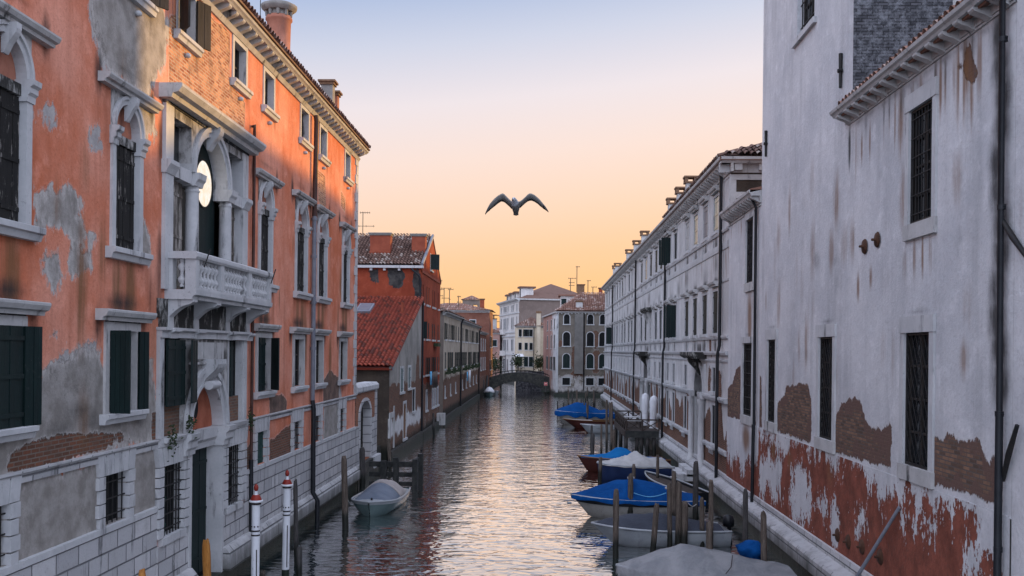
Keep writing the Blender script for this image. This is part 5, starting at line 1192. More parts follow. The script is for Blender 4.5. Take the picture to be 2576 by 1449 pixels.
def hip(root, mat, x0, x1, y0, y1, z, zr, inset=None, tiles=None):
    """hip roof over a rectangle; ridge along the longer side"""
    if y1 - y0 > x1 - x0:
        xm = (x0 + x1) / 2; i = inset or (x1 - x0) / 2; A, B = (xm, y0 + i, zr), (xm, y1 - i, zr)
        fs = [[(x0, y0, z), (x1, y0, z), A], [(x1, y0, z), (x1, y1, z), B, A], [(x1, y1, z), (x0, y1, z), B], [(x0, y1, z), (x0, y0, z), A, B]]
    else:
        ym = (y0 + y1) / 2; i = inset or (y1 - y0) / 2; A, B = (x0 + i, ym, zr), (x1 - i, ym, zr)
        fs = [[(x0, y0, z), (x1, y0, z), B, A], [(x1, y0, z), (x1, y1, z), B], [(x1, y1, z), (x0, y1, z), A, B], [(x0, y1, z), (x0, y0, z), A]]
    vs, f, rn = [], [], []
    for q in fs:
        # ribbed plane: ridges of tiles run up the slope
        q = [Vector(p) for p in q]; o, u = q[0], (q[1] - q[0]); L = u.length; u.normalize(); nrm = (q[1] - q[0]).cross(q[-1] - q[0]).normalized(); v = nrm.cross(u)
        if nrm.z < 0: nrm = -nrm
        if v.z < 0: v = -v
        tri = len(q) == 3; tl = (q[2] - o).dot(u) if tri else (q[3] - o).dot(u); tr = tl if tri else (q[2] - o).dot(u); H = (q[-1] - o).dot(v)
        n = max(4, int(L / .26)); rg = random.Random(int(L * 100))
        for k in range(n):
            for (fa, fb, ha, hb) in ((0, .3, 0, .06), (.3, .7, .06, .06), (.7, 1, .06, 0)):
                pts = []
                for ff, hh in ((fa, ha), (fb, hb)):
                    x = (k + ff) / n * L; tmax = 1.0
                    if x < tl: tmax = x / max(tl, 1e-6)
                    if x > tr: tmax = min(tmax, (L - x) / max(L - tr, 1e-6))
                    pts.append((x, hh, tmax))
                rows = 3
                for r_ in range(rows):
                    o2 = len(vs)
                    for (x, hh, tm) in pts: vs.append(o + u * x + v * (H * tm * r_ / rows) + nrm * (hh + .03))
                    for (x, hh, tm) in reversed(pts): vs.append(o + u * x + v * (H * tm * (r_ + 1) / rows) + nrm * hh)
                    f.append((o2, o2 + 1, o2 + 2, o2 + 3)); rn.append(rg.random())
    b = MB(); b.v = vs; b.f = f; b.sm = [False] * len(f); b.build('roof', mat, root, None, rn)

def row_houses():
    W = Wall(-8.3, 0, (0, 1), (1, 0))
    for k, (s0, s1, h, pos, lab) in enumerate(((80.4, 96.8, 9.1, (82, 85.0, 86.8, 88.6, 91.8, 94.6), 'grey stuccoed row house with green shutters next to the red gabled house'), (96.85, 124, 8.9, (99.6, 102.6, 104.4, 107.6, 109.6, 112.4, 115, 117.2, 120, 122.4), 'longer peeling stucco row house beyond the dark downpipe'))):
        root = thing('row_house', lab, 'building', (-8.3, (s0 + s1) / 2, 0), 'stucco row houses on the left bank'); holes = []
        for i, s in enumerate(pos):
            holes.append(far_window(root, W, s - .5, s + .5, 6.9, 8.25, 0, 'c' if (i + k) % 3 else 'o'))
            holes.append(far_window(root, W, s - .5, s + .5, 4.4, 5.8, 0, 'o' if (i + k) % 3 else 'c'))
            if i % 2 == 0: holes.append(far_window(root, W, s - .35, s + .35, 2.0, 2.9, .08, ''))
        simple_house(root, W, s0, s1, h, 'row_wall', holes, dict(brick=lambda S, Z: np.clip(3.6 - Z, -.36, .4), blk=lambda S, Z: np.full(S.shape, -.33)), 9)
        hip(root, 'tile_old', -17.5, -7.9, s0 - .3, s1 + .3, h + .06, h + 2.2)
        b = MB(); b.tube([W.P(s1 - .4, h, .3), W.P(s1 - .4, h - .5, .1), W.P(s1 - .4, .4, .1)], .08, 6); b.build('downpipe', 'pipe_dark', root)
        MB().box(W, s0, s1, -.8, .45, -.1, .22).build('foundation', 'found', root)
        rg = random.Random(k)
        for s in pos[::2]:
            l = MB()
            for i in range(90):
                p = W.P(s + rg.uniform(-.7, .7), 4.2 + rg.gauss(0, .13), .2 + rg.random() * .25); a = Vector((rg.gauss(0, 1), rg.gauss(0, 1), rg.gauss(0, 1))).normalized() * .09; c = a.orthogonal().normalized() * .06; l.quad(p - a, p + c, p + a, p - c)
            l.box(W, s - .7, s + .7, 3.95, 4.15, .08, .32); l.build('flower_box', 'leaf', root)
    # brown houses before the bridge
    root = thing('brown_house', 'small reddish brown house with white framed windows next to the bridge', 'building', (-8.2, 131, 0))
    W = Wall(-8.2, 0, (0, 1), (1, 0)); holes = []
    for s in (127, 131.5, 136): holes += [far_window(root, W, s - .6, s + .6, 6.0, 7.4, .18), far_window(root, W, s - .6, s + .6, 3.4, 4.9, .18)]
    simple_house(root, W, 124.2, 138, 8.3, 'brown_wall', holes, dict(brick=lambda S, Z: np.clip(2.5 - Z, -1, .5)), 6)
    WF = Wall(-14.2, 124.15, (1, 0), (0, -1)); hip(root, 'tile_mid', -14.4, -7.8, 124, 138.2, 8.35, 9.6)
    root = thing('tall_brown_house', 'taller brown house with tiled roof terrace rising behind the row houses', 'building', (-12, 142, 0))
    WF = Wall(-19, 139, (1, 0), (0, -1)); holes = [far_window(root, WF, 8.4, 9.2, 9.0, 10.3, .1, 'c')]
    simple_house(root, WF, 0, 11.2, 11.6, 'brown_wall', holes, dict(brick=lambda S, Z: np.full(S.shape, -.6)), 9)
    W2 = Wall(-7.79, 0, (0, 1), (1, 0)); 
    for s in (141.5, 145): far_window(root, W2, s - .4, s + .4, 6.5, 8.0, .1, 'o'); far_window(root, W2, s - .4, s + .4, 3.2, 4.6, .1, 'o')
    hip(root, 'tile_mid', -19.4, -7.4, 138.6, 148.4, 11.68, 12.9); chimney(root, 'chimred', -9.0, 141, .6, .6, 11.6, 13.3)
    # church tower far behind
    root = thing('bell_tower', 'square brick belfry with arched openings and low tiled cap far behind the roofs', 'tower', (-15.3, 205, 0))
    b = MB(); x0, x1, y0, y1 = -17.1, -13.5, 203.2, 206.8
    b.cube(x0, x1, y0, y1, -1, 13.2)
    for (x, y) in ((x0, y0), (x1 - .45, y0), (x0, y1 - .45), (x1 - .45, y1 - .45), ((x0 + x1) / 2 - .2, y0), (x0, (y0 + y1) / 2 - .2), (x1 - .45, (y0 + y1) / 2 - .2), ((x0 + x1) / 2 - .2, y1 - .45)): b.cube(x, x + .45, y, y + .45, 13.2, 15.6)
    b.cube(x0, x1, y0, y1, 15.6, 16.5); b.build('shaft', 'plain_row_wall', root)
    WTf = Wall(x0, y0, (1, 0), (0, -1)); a = MB()
    for m in (1.02, 2.6): a.arch(WTf, m, 15.0, .58, .8, -.4, .02, 10)
    a.build('belfry_arch', 'plain_row_wall', root)
    hip(root, 'tile_mid', x0 - .3, x1 + .3, y0 - .3, y1 + .3, 16.5, 17.5)
    # house beyond the bridge on the left
    root = thing('pale_house', 'small pale house beyond the bridge at the far left bend', 'building', (-10, 186, 0))
    WF = Wall(-15, 186, (1, 0), (0, -1)); hs = [far_window(root, WF, 5.2, 6.0, 6.8, 8.0, .1, 'c'), far_window(root, WF, 5.2, 6.0, 3.0, 4.4, .1, 'c'), far_window(root, WF, 3.8, 4.5, 6.8, 8.0, .1, 'c')]
    simple_house(root, WF, 0, 6.6, 9.3, 'pink', hs, dict(white=lambda S, Z: np.full(S.shape, -.2)), 10); hip(root, 'tile_mid', -15.3, -8.1, 185.6, 196, 9.36, 11)
    chimney(root, 'chimwhite', -9.6, 188, .9, .8, 9.5, 12.0); chimney(root, 'chimgray', -12, 190, .8, .8, 9.5, 12.2)
    root = thing('roof_terrace', 'timber roof terrace frame seen against the sky behind the far houses', 'terrace', (-11.5, 200, 0))
    b = MB(); b.cube(-19, -8.4, 199, 207, -1, 10.6); b.build('block', 'plain_pink', root)
    f = MB()
    for x in (-13.6, -12.0, -10.4, -8.8): f.tube([(x, 199.5, 10.6), (x, 199.5, 13.2)], .07, 5)
    f.tube([(-13.8, 199.5, 13.2), (-8.6, 199.5, 13.2)], .09, 5); f.tube([(-13.8, 199.5, 11.9), (-8.6, 199.5, 11.9)], .05, 5); f.build('terrace_frame', 'deck', root)

def far_centre():
    # white corner palace
    root = thing('corner_palace', 'tall pale palace with rows of narrow windows and dark hipped roof at the canal bend', 'building', (-4.4, 172, 0))
    W = Wall(-4.4, 170, (-4.3, 20), (-20, -4.3)); L = 20.4; hs = []
    for i, s in enumerate((2.0, 5.6, 7.0, 11, 13, 14.2, 15.4, 18.2)):
        hs += [far_window(root, W, s - .35, s + .35, 13.2, 14.2, .1), far_window(root, W, s - .42, s + .42, 9.9, 12.0, .12, glass='glass'), far_window(root, W, s - .42, s + .42, 6.0, 8.0, .12), far_window(root, W, s - .5, s + .5, 2.0, 4.4, .12, glass='glass', arch=i % 3 == 1)]
    wall_sheet('wall', W, 0, L, -.5, 14.8, 'far_white', root, hs, {}, .6, .2)
    for z, p in ((12.6, .15), (9.2, .2), (8.5, .2), (5.2, .2), (14.55, .1)): MB().box(W, 0, L, z, z + .25, -.05, p).build('string_course', 'stone', root)
    MB().prism(W, [(-.1, 14.7), (.2, 14.75), (.6, 15.0), (.65, 15.2), (-.1, 15.2)], -.3, L + .5).build('cornice', 'stone', root)
    for z in (9.0, 5.0): MB().box(W, 13, 17, z, z + .95, .05, .6).build('balcony', 'far_white', root)
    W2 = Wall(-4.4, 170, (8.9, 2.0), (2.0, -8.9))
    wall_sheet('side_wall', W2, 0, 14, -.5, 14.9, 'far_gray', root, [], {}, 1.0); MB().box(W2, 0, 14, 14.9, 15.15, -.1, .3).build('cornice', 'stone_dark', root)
    b = MB(); pk = Vector((1.2, 183, 18.6)); c = [Vector(p) for p in ((-4.3, 169.7, 15.15), (9.4, 172.8, 15.15), (6, 193, 15.15), (-9.1, 190.3, 15.2))]
    for i in range(4): b.quad(c[i], c[(i + 1) % 4], pk)
    b.build('roof', 'tile_old', root, None, [.4, .5, .3, .6])
    for s, h in ((3.2, 1.9), (8.2, 1.3), (12.5, 1.3), (16.5, 1.2)):
        d_ = MB(); d_.box(W, s - .9, s + .9, 15.21, 15.2 + h, -3.0, -.8); d_.build('dormer', 'far_white', root)
        MB().box(W, s - 1.2, s + 1.2, 15.2 + h, 15.5 + h, -3.4, -.5).build('dormer_roof', 'tile_old', root, None, [.4] * 6)
        MB().box(W, s - .4, s + .4, 15.4, 15.1 + h, -.81, -.78).build('dormer_window', 'void', root)
    b = MB(); b.box(W2, 13.8, 14, -1, 14.9, -18, 0); b.box(W, 20.3, 20.4, -1, 14.8, -14, 0); b.build('rear_wall', 'plain_far_gray', root)
    # cream house
    root = thing('cream_house', 'cream plastered house with tall chimney stack between the pale palace and brick house', 'building', (-2, 163, 0))
    W = Wall(-4.6, 160, (1, .05), (.05, -1)); hs = []
    for s in (.7, 1.7, 2.5): hs += [far_window(root, W, s - .25, s + .25, 8.35, 9.5, .05, 'o' if s == 1.7 else ''), far_window(root, W, s - .25, s + .25, 6.15, 7.3, .05, 'c' if s == 1.7 else ''), far_window(root, W, s - .33, s + .33, 3.4, 5.0, .06, 'c')]
    simple_house(root, W, 0, 4.8, 10.0, 'cream', hs, {}, 8); hip(root, 'tile_old', -4.9, .6, 159.7, 168, 10.05, 11.6)
    MB().box(W, 3.35, 4.05, 2.5, 12.2, -.1, .4).build('chimney_stack', 'cream', root); MB().box(W, 3.25, 4.15, 12.2, 12.5, -.2, .5).build('chimney_cap', 'chimbrick', root)
    MB().tube([W.P(2.95, 9.9, .15), W.P(2.95, 1.5, .15)], .06, 6).build('downpipe', 'pipe_dark', root)
    MB().add([W.P(0, 5.5, 0), W.P(1.2, 5.5, 0), W.P(1.3, 5.1, .9), W.P(-.1, 5.1, .9), W.P(0, 5.4, 0), W.P(1.2, 5.4, 0), W.P(1.3, 5.02, .9), W.P(-.1, 5.02, .9)], [(0, 1, 2, 3), (4, 7, 6, 5), (2, 3, 7, 6), (0, 3, 7, 4), (1, 2, 6, 5)]).build('awning', 'umb', root)
    # brick house with round headed windows
    root = thing('brick_house', 'grey rendered brick house with round headed windows facing down the canal', 'building', (5, 132, 0))
    W = Wall(1.72, 130, (1, 0), (0, -1)); hs = []
    for s in (1.30, 4.45, 6.1):
        hs += [far_window(root, W, s - .38, s + .38, 9.62, 10.55, .1, arch=True), far_window(root, W, s - .46, s + .46, 6.7, 8.1, .11, arch=True), far_window(root, W, s - .46, s + .46, 3.75, 5.2, .11, glass='green', arch=True), far_window(root, W, s - .5, s + .5, 1.5, 2.45, .1)]
    wall_sheet('wall', W, 0, 12, -.5, 11.35, 'gray_wall', root, hs, dict(brick=field_blobs([(2.9, 5.2, 1.1, 2.6, 1), (5.2, 7.6, 1.0, 1.3, .9), (5.3, 4.6, .8, 2, .9), (.5, 7, .5, .6, .8), (2.6, 2.8, 1.5, .5, .7)], -.36), white=lambda S, Z: np.clip(2.85 - Z, -1, .05)), .4, .2)
    for z, p in ((11.1, .1), (11.2, .25)): MB().box(W, -.2, 12, z, z + .099, -.05, p).build('eave', 'stone_dark', root)
    for i in range(20): MB().box(W, .1 + i * .45, .25 + i * .45, 10.95, 11.099, 0, .16).build('corbel', 'stone_dark', root)
    MB().box(W, 2.35, 3.5, 3.0, 11.0, -.05, .35).build('flue_breast', 'plain_gray_wall', root)
    MB().tube([W.P(3.62, 11, .12), W.P(3.62, .8, .12)], .07, 6).build('downpipe', 'pipe_dark', root)
    W2 = Wall(1.7, 130, (-1.8, 20), (-20, -1.8)); h2 = []
    for s in (3.0, 7.5, 13): h2 += [far_window(root, W2, s - .6, s + .6, 9.0, 10.4, .08, 'c'), far_window(root, W2, s - .7, s + .7, 6.4, 8.2, .08, 'c'), far_window(root, W2, s - .7, s + .7, 3.4, 5.2, .08, 'o')]
    wall_sheet('side_wall', W2, 0, 20.1, -.5, 11.35, 'pink', root, h2, dict(white=lambda S, Z: np.clip(.35 - S * .06, -1, 1)), .5, .2); MB().box(W2, -.2, 20.2, 11.1, 11.299, -.05, .25).build('eave', 'stone_dark', root)
    MB().box(W, -.08, .2, .5, 11, -.1, .05).build('corner_quoin', 'stone', root)
    v = Vector((0, 8, 2.9)); tile_roof('roof', 'tile_mid', root, (1.4, 129.7, 11.35), (1, 0, 0), v, 12.5, v.length, .3, .5, 44, clip=lambda a, c: a > c * .45)
    b = MB(); b.quad((1.5, 129.7, 11.3), (14, 129.7, 11.3), (14, 138, 14.1), (5, 138, 14.1)); b.quad((1.5, 129.7, 11.3), (5, 138, 14.1), (4, 150, 13), (-.2, 150.3, 11.3)); b.build('roof', 'tile_mid', root, None, [.3, .5])
    b = MB(); b.cube(2.3, 5.6, 137.6, 142, 11, 13.8); b.build('attic', 'far_white', root); MB().cube(2.0, 6.0, 137.3, 142.4, 13.8, 14.0).build('attic_roof', 'tile_mid', root, None, [.4] * 6)
    MB().cube(2.4, 3.1, 137.55, 137.6, 12, 13.4).build('attic_window', 'green', root)
    chimney(root, 'chimwhite', 4.7, 131.3, .9, .6, 11.4, 12.6); chimney(root, 'chimbrick', 5.2, 139.5, 1.0, .8, 13, 15.4); chimney(root, 'chimred', 8.0, 139, .5, .6, 13, 14.9); chimney(root, 'chimred', 9.4, 139, .5, .6, 13, 15); chimney(root, 'chimred', 10.6, 138, .9, .7, 13, 15.2)
    MB().cube(8, 14, 141, 150, 10, 14.4).build('rear_block', 'plain_brown_wall', root)
    MB().box(W, -.3, 12, -1, .45, -.1, .5).build('quay', 'found', root)
    b = MB(); b.cube(13.6, 13.7, 130.1, 150, -1, 11.3); b.build('rear_wall', 'plain_gray_wall', root)
    # bridge
    root = thing('footbridge', 'low dark arched footbridge crossing the canal at the far bend', 'bridge', (-3.6, 141, 0))
    W = Wall(0, 139.5, (1, 0), (0, -1)); n = 18; up_, lo = [], []
    for i in range(n + 1):
        t = i / n; x = -8.6 + 10.6 * t; up_.append((x, 1.75 + 1.15 * math.sin(math.pi * min(1, max(0, t))) ** .8)); lo.append((x, -.5 + 2.1 * math.sin(math.pi * min(1, max(0, (t - .08) / .8))) ** .55 if .08 < t < .88 else -.6))
    W = Wall(0, 139.5, (1, 0), (0, -1)); b = MB()
    for i in range(n): b.slab(W, [lo[i], lo[i + 1], up_[i + 1], up_[i]], -3.0, 0)
    b.build('arch', 'found', root)
    for d in (-2.9, -.05):
        r_ = MB(); r_.tube([W.P(x, z + .28, d) for x, z in up_], .04, 5)
        for x, z in up_: r_.tube([W.P(x, z - .05, d), W.P(x, z + .28, d)], .03, 4)
        r_.build('railing', 'iron', root)
    for i in range(6): MB().box(W, 1.9 + i * .35 - 2.2, 2.25 + i * .35 - 2.2, .1, 2.0 - i * .3, .02, .8).build('step', 'found', root)
    W = Wall(-4.2, 148, (1, 0), (0, -1)); tag(MB().box(W, 0, 5.6, -.5, 2.9, -.3, 0).build('garden_wall', 'tower_brick'), 'low brown garden wall behind the footbridge', 'wall')
    # bushes beside the bridge
    for i, (x, y, z, r_, lab) in enumerate(((-.6, 150, 4.2, 1.0, 'dark green bush hanging beside the brick house over the bridge end'), (-4.2, 158, 4.3, .9, 'dark bush at the foot of the cream house'), (-8.4, 150, 4.5, 1.3, 'trailing dark creeper on the left end of the footbridge'), (-8.9, 180, 3.2, 1.2, 'dark shrub below the pale house at the far left bend'))):
        rg = random.Random(90 + i); root = thing('bush', lab, 'bush', (x, y, 0), 'bushes around the footbridge'); l = MB()
        for k in range(420):
            p = Vector((rg.gauss(0, .45), rg.gauss(0, .45), rg.gauss(0, .55))) * r_ + Vector((x, y, z)); a = Vector((rg.gauss(0, 1), rg.gauss(0, 1), rg.gauss(0, 1))).normalized() * .17; c = a.orthogonal().normalized() * .10; l.quad(p - a, p + c, p + a, p - c)
        l.build('crown', 'leaf', root); MB().tube([(x, y, .3), (x + .1, y, z)], [.12, .05], 6).build('trunk', 'deck', root)
gate_wall(); annex(); red_house(); row_houses(); far_centre()

# ================================================================== posts, boats, dock, bird
def post(name, label, x, ytop, ybase, wpx, mat='post', xb=None, group='wooden mooring posts in the canal', top='cham', seed=None):
    """mooring post: photo position of its top and of its foot at the water"""
    rg = random.Random(int(x * 7 + ytop)); B = on_water(xb if xb is not None else x, ybase); T = at_depth(x, ytop, B.y + rg.uniform(-.08, .08)); r = max(.055, wpx * B.y / FPX / 2)
    root = thing(name, label, 'post', (B.x, B.y, 0), group); b = MB(); n = 10; rings = []
    H = T.z; ax = (T - B)
    ph = rg.random() * 6
    for k, t in enumerate((-.35 if H > .8 else -.8, 0, .12, .3, .5, .7, .86, .95, 1.0)):
        c = B + ax * t; rr = r * (1.06 - .1 * t) * (1 + rg.uniform(-.05, .05)); 
        if k == 7: rr *= .97
        if k == 8: rr *= .72 if top == 'cham' else .95
        rings.append([c + Vector((math.cos(6.2832 * i / n + ph) * rr * (1 + .07 * math.sin(i * 2.4 + ph)), math.sin(6.2832 * i / n + ph) * rr, (rg.uniform(-.05, .05) if k == 8 else 0))) for i in range(n)])
    b.loft(rings, True); b.build('shaft', mat, root)
    return root, B, T

def posts():
    D = lambda zx, zy: (1341.6 + zx / 3.043, 972.7 + zy / 3.043)
    L = [  # zoom x, top y, water y, width, x at water, label
        (635, 790, 1312, 45, 630, 'broad grey post in front of the navy covered white boat'),
        (745, 670, 1022, 40, 742, 'grey post with blue rope beside the blue covered motorboat'),
        (770, 600, 905, 28, 768, 'slim post right behind the roped post at the blue covered boat'),
        (945, 900, 1312, 46, 912, 'leaning grey post between navy covered boat and grey tarpaulin boat'),
        (1040, 740, 1245, 38, 1046, 'roped post at the stern of the blue covered motorboat'),
        (1077, 655, 1085, 38, 1072, 'tall roped post farthest back in the tight cluster of posts'),
        (1116, 735, 1250, 44, 1108, 'rough post in the middle of the tight cluster of posts'),
        (1160, 880, 1250, 58, 1150, 'thickest short rough post right of the tight cluster'),
        (1245, 575, 1055, 40, 1240, 'tall dark post beside the white stone water step'),
        (1290, 855, 1235, 34, 1292, 'pale roped post left of the outboard motor'),
        (1362, 720, 1255, 38, 1358, 'tall post with rope at its top near the stone ledge'),
        (1345, 1030, 1500, 46, 1352, 'nearest grey post rising through the grey tarpaulin boat'),
        (1625, 790, 1335, 42, 1620, 'dark tall post left of the blue tarpaulin bundle'),
        (1762, 960, 1500, 44, 1766, 'near post right of the blue tarpaulin bundle by the ledge'),
        (457, 360, 595, 28, 448, 'post standing at the dark red boat'),
        (447, 295, 430, 18, 444, 'thin post with a red band near the dark red boat'),
        (515, 540, 728, 30, 508, 'short post at the corner of the navy hulled boat'),
        (522, 290, 548, 17, 520, 'thin tall post behind the navy hulled boat'),
        (618, 330, 592, 24, 617, 'pale post in front of the wooden dock'),
        (562, 105, 478, 17, 561, 'tallest thin post left of the wooden dock'),
        (600, 120, 500, 19, 598, 'second tall thin post left of the wooden dock'),
        (586, 122, 330, 17, 586, 'thin tall post between two others left of the dock'),
        (953, 520, 775, 24, 950, 'grey post right of the white tarpaulin covered boat'),
        (390, 125, 285, 15, 388, 'thin post beside the far blue covered boat'),
        (415, 110, 290, 18, 412, 'pale thicker post beside the far blue covered boat'),
        (367, 100, 265, 12, 365, 'dark thin post in front of the far blue covered boat'),
        (270, 25, 165, 11, 270, 'far thin post alone left of the far blue boat'),
        (330, 30, 165, 10, 330, 'far thin post of the group before the brick house'),
        (335, 25, 172, 10, 337, 'tallest far thin post of the group before the brick house'),
        (300, 55, 185, 12, 299, 'dark far post just above the blue boat cover'),
        (413, 5, 110, 9, 412, 'thin far post against the brick house wall'),
        (400, 45, 125, 9, 399, 'short far post against the brick house wall'),
        (462, 30, 165, 10, 461, 'far post near the start of the long palace'),
        (470, 30, 160, 10, 471, 'dark far post near the start of the long palace'),
        (185, 110, 205, 10, 186, 'dark far post at the bow of the far blue boat'),
        (232, 120, 190, 10, 231, 'dark stub far post left of the far boats'),
    ]
    for zx, t, bz, wz, xb, lab in L:
        x, yt = D(zx, t); xx, yb = D(xb, bz); post('mooring_post', lab, x, yt, yb, wz / 3.043, 'postdark' if 'dark' in lab else 'post', xx)
    # left bank posts (photo at 2576 px)
    for x, yt, yb, wp, m, xb, lab in (
        (865.5, 1150, 1332, 16, 'post', 869, 'thick grey post tied to the pale covered boat'), (911, 1127, 1226, 14, 'postdark', 912, 'dark post standing before the arched water gate'),
        (743, 1208, 1420, 12, 'postdark', 746, 'dark post right behind the farther striped pole'), (752.5, 1374, 1475, 14, 'postdark', 753, 'short dark post right of the farther striped pole'),
        (661, 1437, 1500, 15, 'post', 661, 'pale post stub at the bottom edge right of the nearer striped pole'),
        (518, 1359, 1610, 22, 'postrust', 526, 'orange brown timber post before the palazzo door'), (357, 1436, 1800, 24, 'postrust', 360, 'orange brown post stub at the bottom edge left of the door'),
        (1215, 955, 992, 7, 'postdark', 1217, 'leaning dark post by the brown house before the bridge'), (1226, 945, 994, 6, 'postdark', 1222, 'dark post leaning left by the brown house before the bridge'), (1090, 1040, 1095, 6, 'postdark', 1091, 'thin dark post before the red house')):
        post('mooring_post', lab, x, yt, yb, wp, m, xb)
    # striped poles
    for x, yt, yb, xb, lab in ((644.5, 1217, 1528, 641, 'nearer white painted mooring pole with dark red cap'), (723, 1182, 1449, 718, 'farther white painted mooring pole with dark red cap')):
        B = on_water(xb, yb); T = at_depth(x, yt, B.y); root = thing('painted_mooring_pole', lab, 'mooring pole', (B.x, B.y, 0), 'white poles with red caps at the palazzo door'); H = T.z; k = (T - B) / H; r = .095
        def at(z): return B + k * z
        z0 = H - .42; b = MB(); b.tube([at(-1), at(0), at(z0)], r, 16); sh = b.build('shaft', 'paintwhite', root)
        def lathe(prof, mat, nm):
            o = at(z0); MB().lathe((o.x, o.y, z0), prof, 18).build(nm, mat, root)
        lathe([(.09, -.06), (.118, -.055), (.118, -.02), (.09, -.015)], 'paintblack', 'neck_band'); lathe([(.09, -.015), (.15, -.005), (.162, .02), (.15, .045), (.09, .05)], 'paintwhite', 'cap_ring')
        lathe([(.13, .047), (.13, .06), (.10, .13), (.075, .165), (.04, .17)], 'paintred', 'cap'); lathe([(.05, .168), (.035, .2), (.045, .225), (.03, .25)], 'paintwhite', 'neck'); lathe([(.02, .245), (.05, .29), (.055, .33), (.04, .39), (.008, .42)], 'paintred', 'finial')
        for zz, h in ((z0 - .78, .035), (z0 - .68, .035)): q = at(zz); MB().lathe((q.x, q.y, zz), [(r - .005, 0), (r + .004, .0), (r + .004, h), (r - .005, h)], 18).build('band', 'paintblack', sh)
        for i in range(8):
            a = i * .785; q = at(z0 - .56); W_ = Wall(q.x + math.cos(a) * (r + .001), q.y + math.sin(a) * (r + .001), (-math.sin(a), math.cos(a)), (math.cos(a), math.sin(a))); MB().disc(W_, 0, q.z, .022, .0025, 5).build('flower_mark', 'paintblack', sh)
        q = at(.9); W_ = Wall(q.x + .06, q.y - r + .02, (1, 0), (0, -1)); MB().tube([at(.25) + Vector((.055, -.085, 0)), at(1.35) + Vector((.05, -.085, 0))], .014, 5).build('stripe', 'paintblack', sh)
        q = at(.12); MB().lathe((q.x, q.y, -.6), [(r + .003, 0), (r + .006, .78)], 14).build('tide_stain', 'found', sh)

class Boat:
    def __init__(o, name, label, bow, stern, beam, sh, hull, group='moored boats', rake=.35, bluff=2.4, cat='boat'):
        o.S = Vector((stern[0], stern[1], 0)); B = Vector((bow[0], bow[1], 0)); o.L = (B - o.S).length; o.d = (B - o.S).normalized(); o.n = Vector((-o.d.y, o.d.x, 0)); o.beam, o.sh, o.rake, o.bl = beam, sh, rake, bluff
        o.root = thing(name, label, cat, (o.S + B) / 2, group)
        pr = [(1, 1), (.985, .55), (.86, .08), (.5, -.45), (0, -.6)]; rings = []
        for i in range(17):
            t = i / 16; s, hb = o.sheer(t), o.hb(t); ring = []
            for sg in (1, -1):
                for f, h in (pr if sg == 1 else pr[-2::-1]):
                    z = s * h if h > 0 else .25 * h; flare = 1 - (1 - f) * 1.0
                    ring.append(o.T(t, sg * hb * flare * (1 - .35 * t * t * (1 - max(h, 0))), z, (1 - max(h, -.4)) * o.rake * max(0, (t - .55) / .45) ** 2))
            rings.append(ring)
        b = MB(); b.loft(rings, True, closed=False, caps=False); b.add(rings[0], [tuple(range(len(rings[0])))]); b.build('hull', hull, o.root)
        o.rail('hullwhite' if hull != 'hullred' else 'hullwood')
    def hb(o, t):
        h = o.beam / 2
        return h * (.84 + .16 * math.sin(math.pi / 2 * min(1, t / .45))) if t < .5 else max(.02, h * (1 - ((t - .5) / .5) ** o.bl) ** .85)
    def sheer(o, t): return o.sh * (1 + .32 * t * t)
    def T(o, t, v, z, back=0.0): p = o.S + o.d * (o.L * t - back) + o.n * v; return Vector((p.x, p.y, z))
    def rail(o, mat):
        pts = [o.T(i / 16, o.hb(i / 16), o.sheer(i / 16)) for i in range(17)] + [o.T(i / 16, -o.hb(i / 16), o.sheer(i / 16)) for i in range(16, -1, -1)]
        b = MB(); b.tube(pts, .038, 6); b.build('rub_rail', mat, o.root)
    def band(o, mat, f0, f1, name='stripe'):
        b = MB()
        for sg in (1, -1):
            rs = []
            for i in range(17):
                t = i / 16; s = o.sheer(t); rs.append([o.T(t, sg * (o.hb(t) * (.985 + .015 * (f - .55) / .45) + .012), s * f, (1 - f) * o.rake * max(0, (t - .55) / .45) ** 2) for f in (f0, f1)])
            b.loft(rs, True, closed=False, caps=False)
        b.build(name, mat, o.root)
    def deck(o, mat, t0, t1, dz=-.03, name='deck'):
        rs = [[o.T(t, o.hb(t) * .98 * f, o.sheer(t) + dz + .07 * (1 - f * f)) for f in (-1, -.5, 0, .5, 1)] for t in np.linspace(t0, t1, 10)]
        MB().loft(rs, True, closed=False, caps=False).build(name, mat, o.root)
    def cover(o, mat, ridge, t0, t1, drop=.12, p=1.6, name='cover', over=.04, seed=1, sag=.05, n=26, off=0.0):
        rg = random.Random(seed); ts = np.linspace(t0, t1, n); xs, zs = zip(*ridge); rs = []; m = 15
        ph = [rg.random() * 6.28 for _ in range(8)]
        for t in ts:
            h = float(np.interp(t, xs, zs)); s, hb = o.sheer(t), o.hb(t) + over; ring = []
            for k in range(m + 1):
                f = -1 + 2 * k / m; w = sag * (.9 * abs(math.sin(t * 17 + f * 3.1 + ph[5])) - .5 + math.sin(t * 23 + ph[0]) * math.sin(f * 5 + ph[1] + t * 9) + .6 * math.sin(t * 41 + f * 7 + ph[2])) * (1 - f * f) ** .5 * min(1, h / .3)
                ring.append(o.T(t, hb * f + off * (1 - f * f), s + h * (1 - abs(f) ** p) + w))
            lo0, lo1 = ring[0] - Vector((0, 0, drop * (1 + .25 * math.sin(t * 31 + ph[3])))), ring[-1] - Vector((0, 0, drop * (1 + .25 * math.sin(t * 27 + ph[4]))))
            rs.append([lo0] + ring + [lo1])
        MB().loft(rs, True, closed=False, caps=False).add(rs[0], [tuple(range(len(rs[0])))]).add(rs[-1], [tuple(range(len(rs[-1])))]).build(name, mat, o.root)

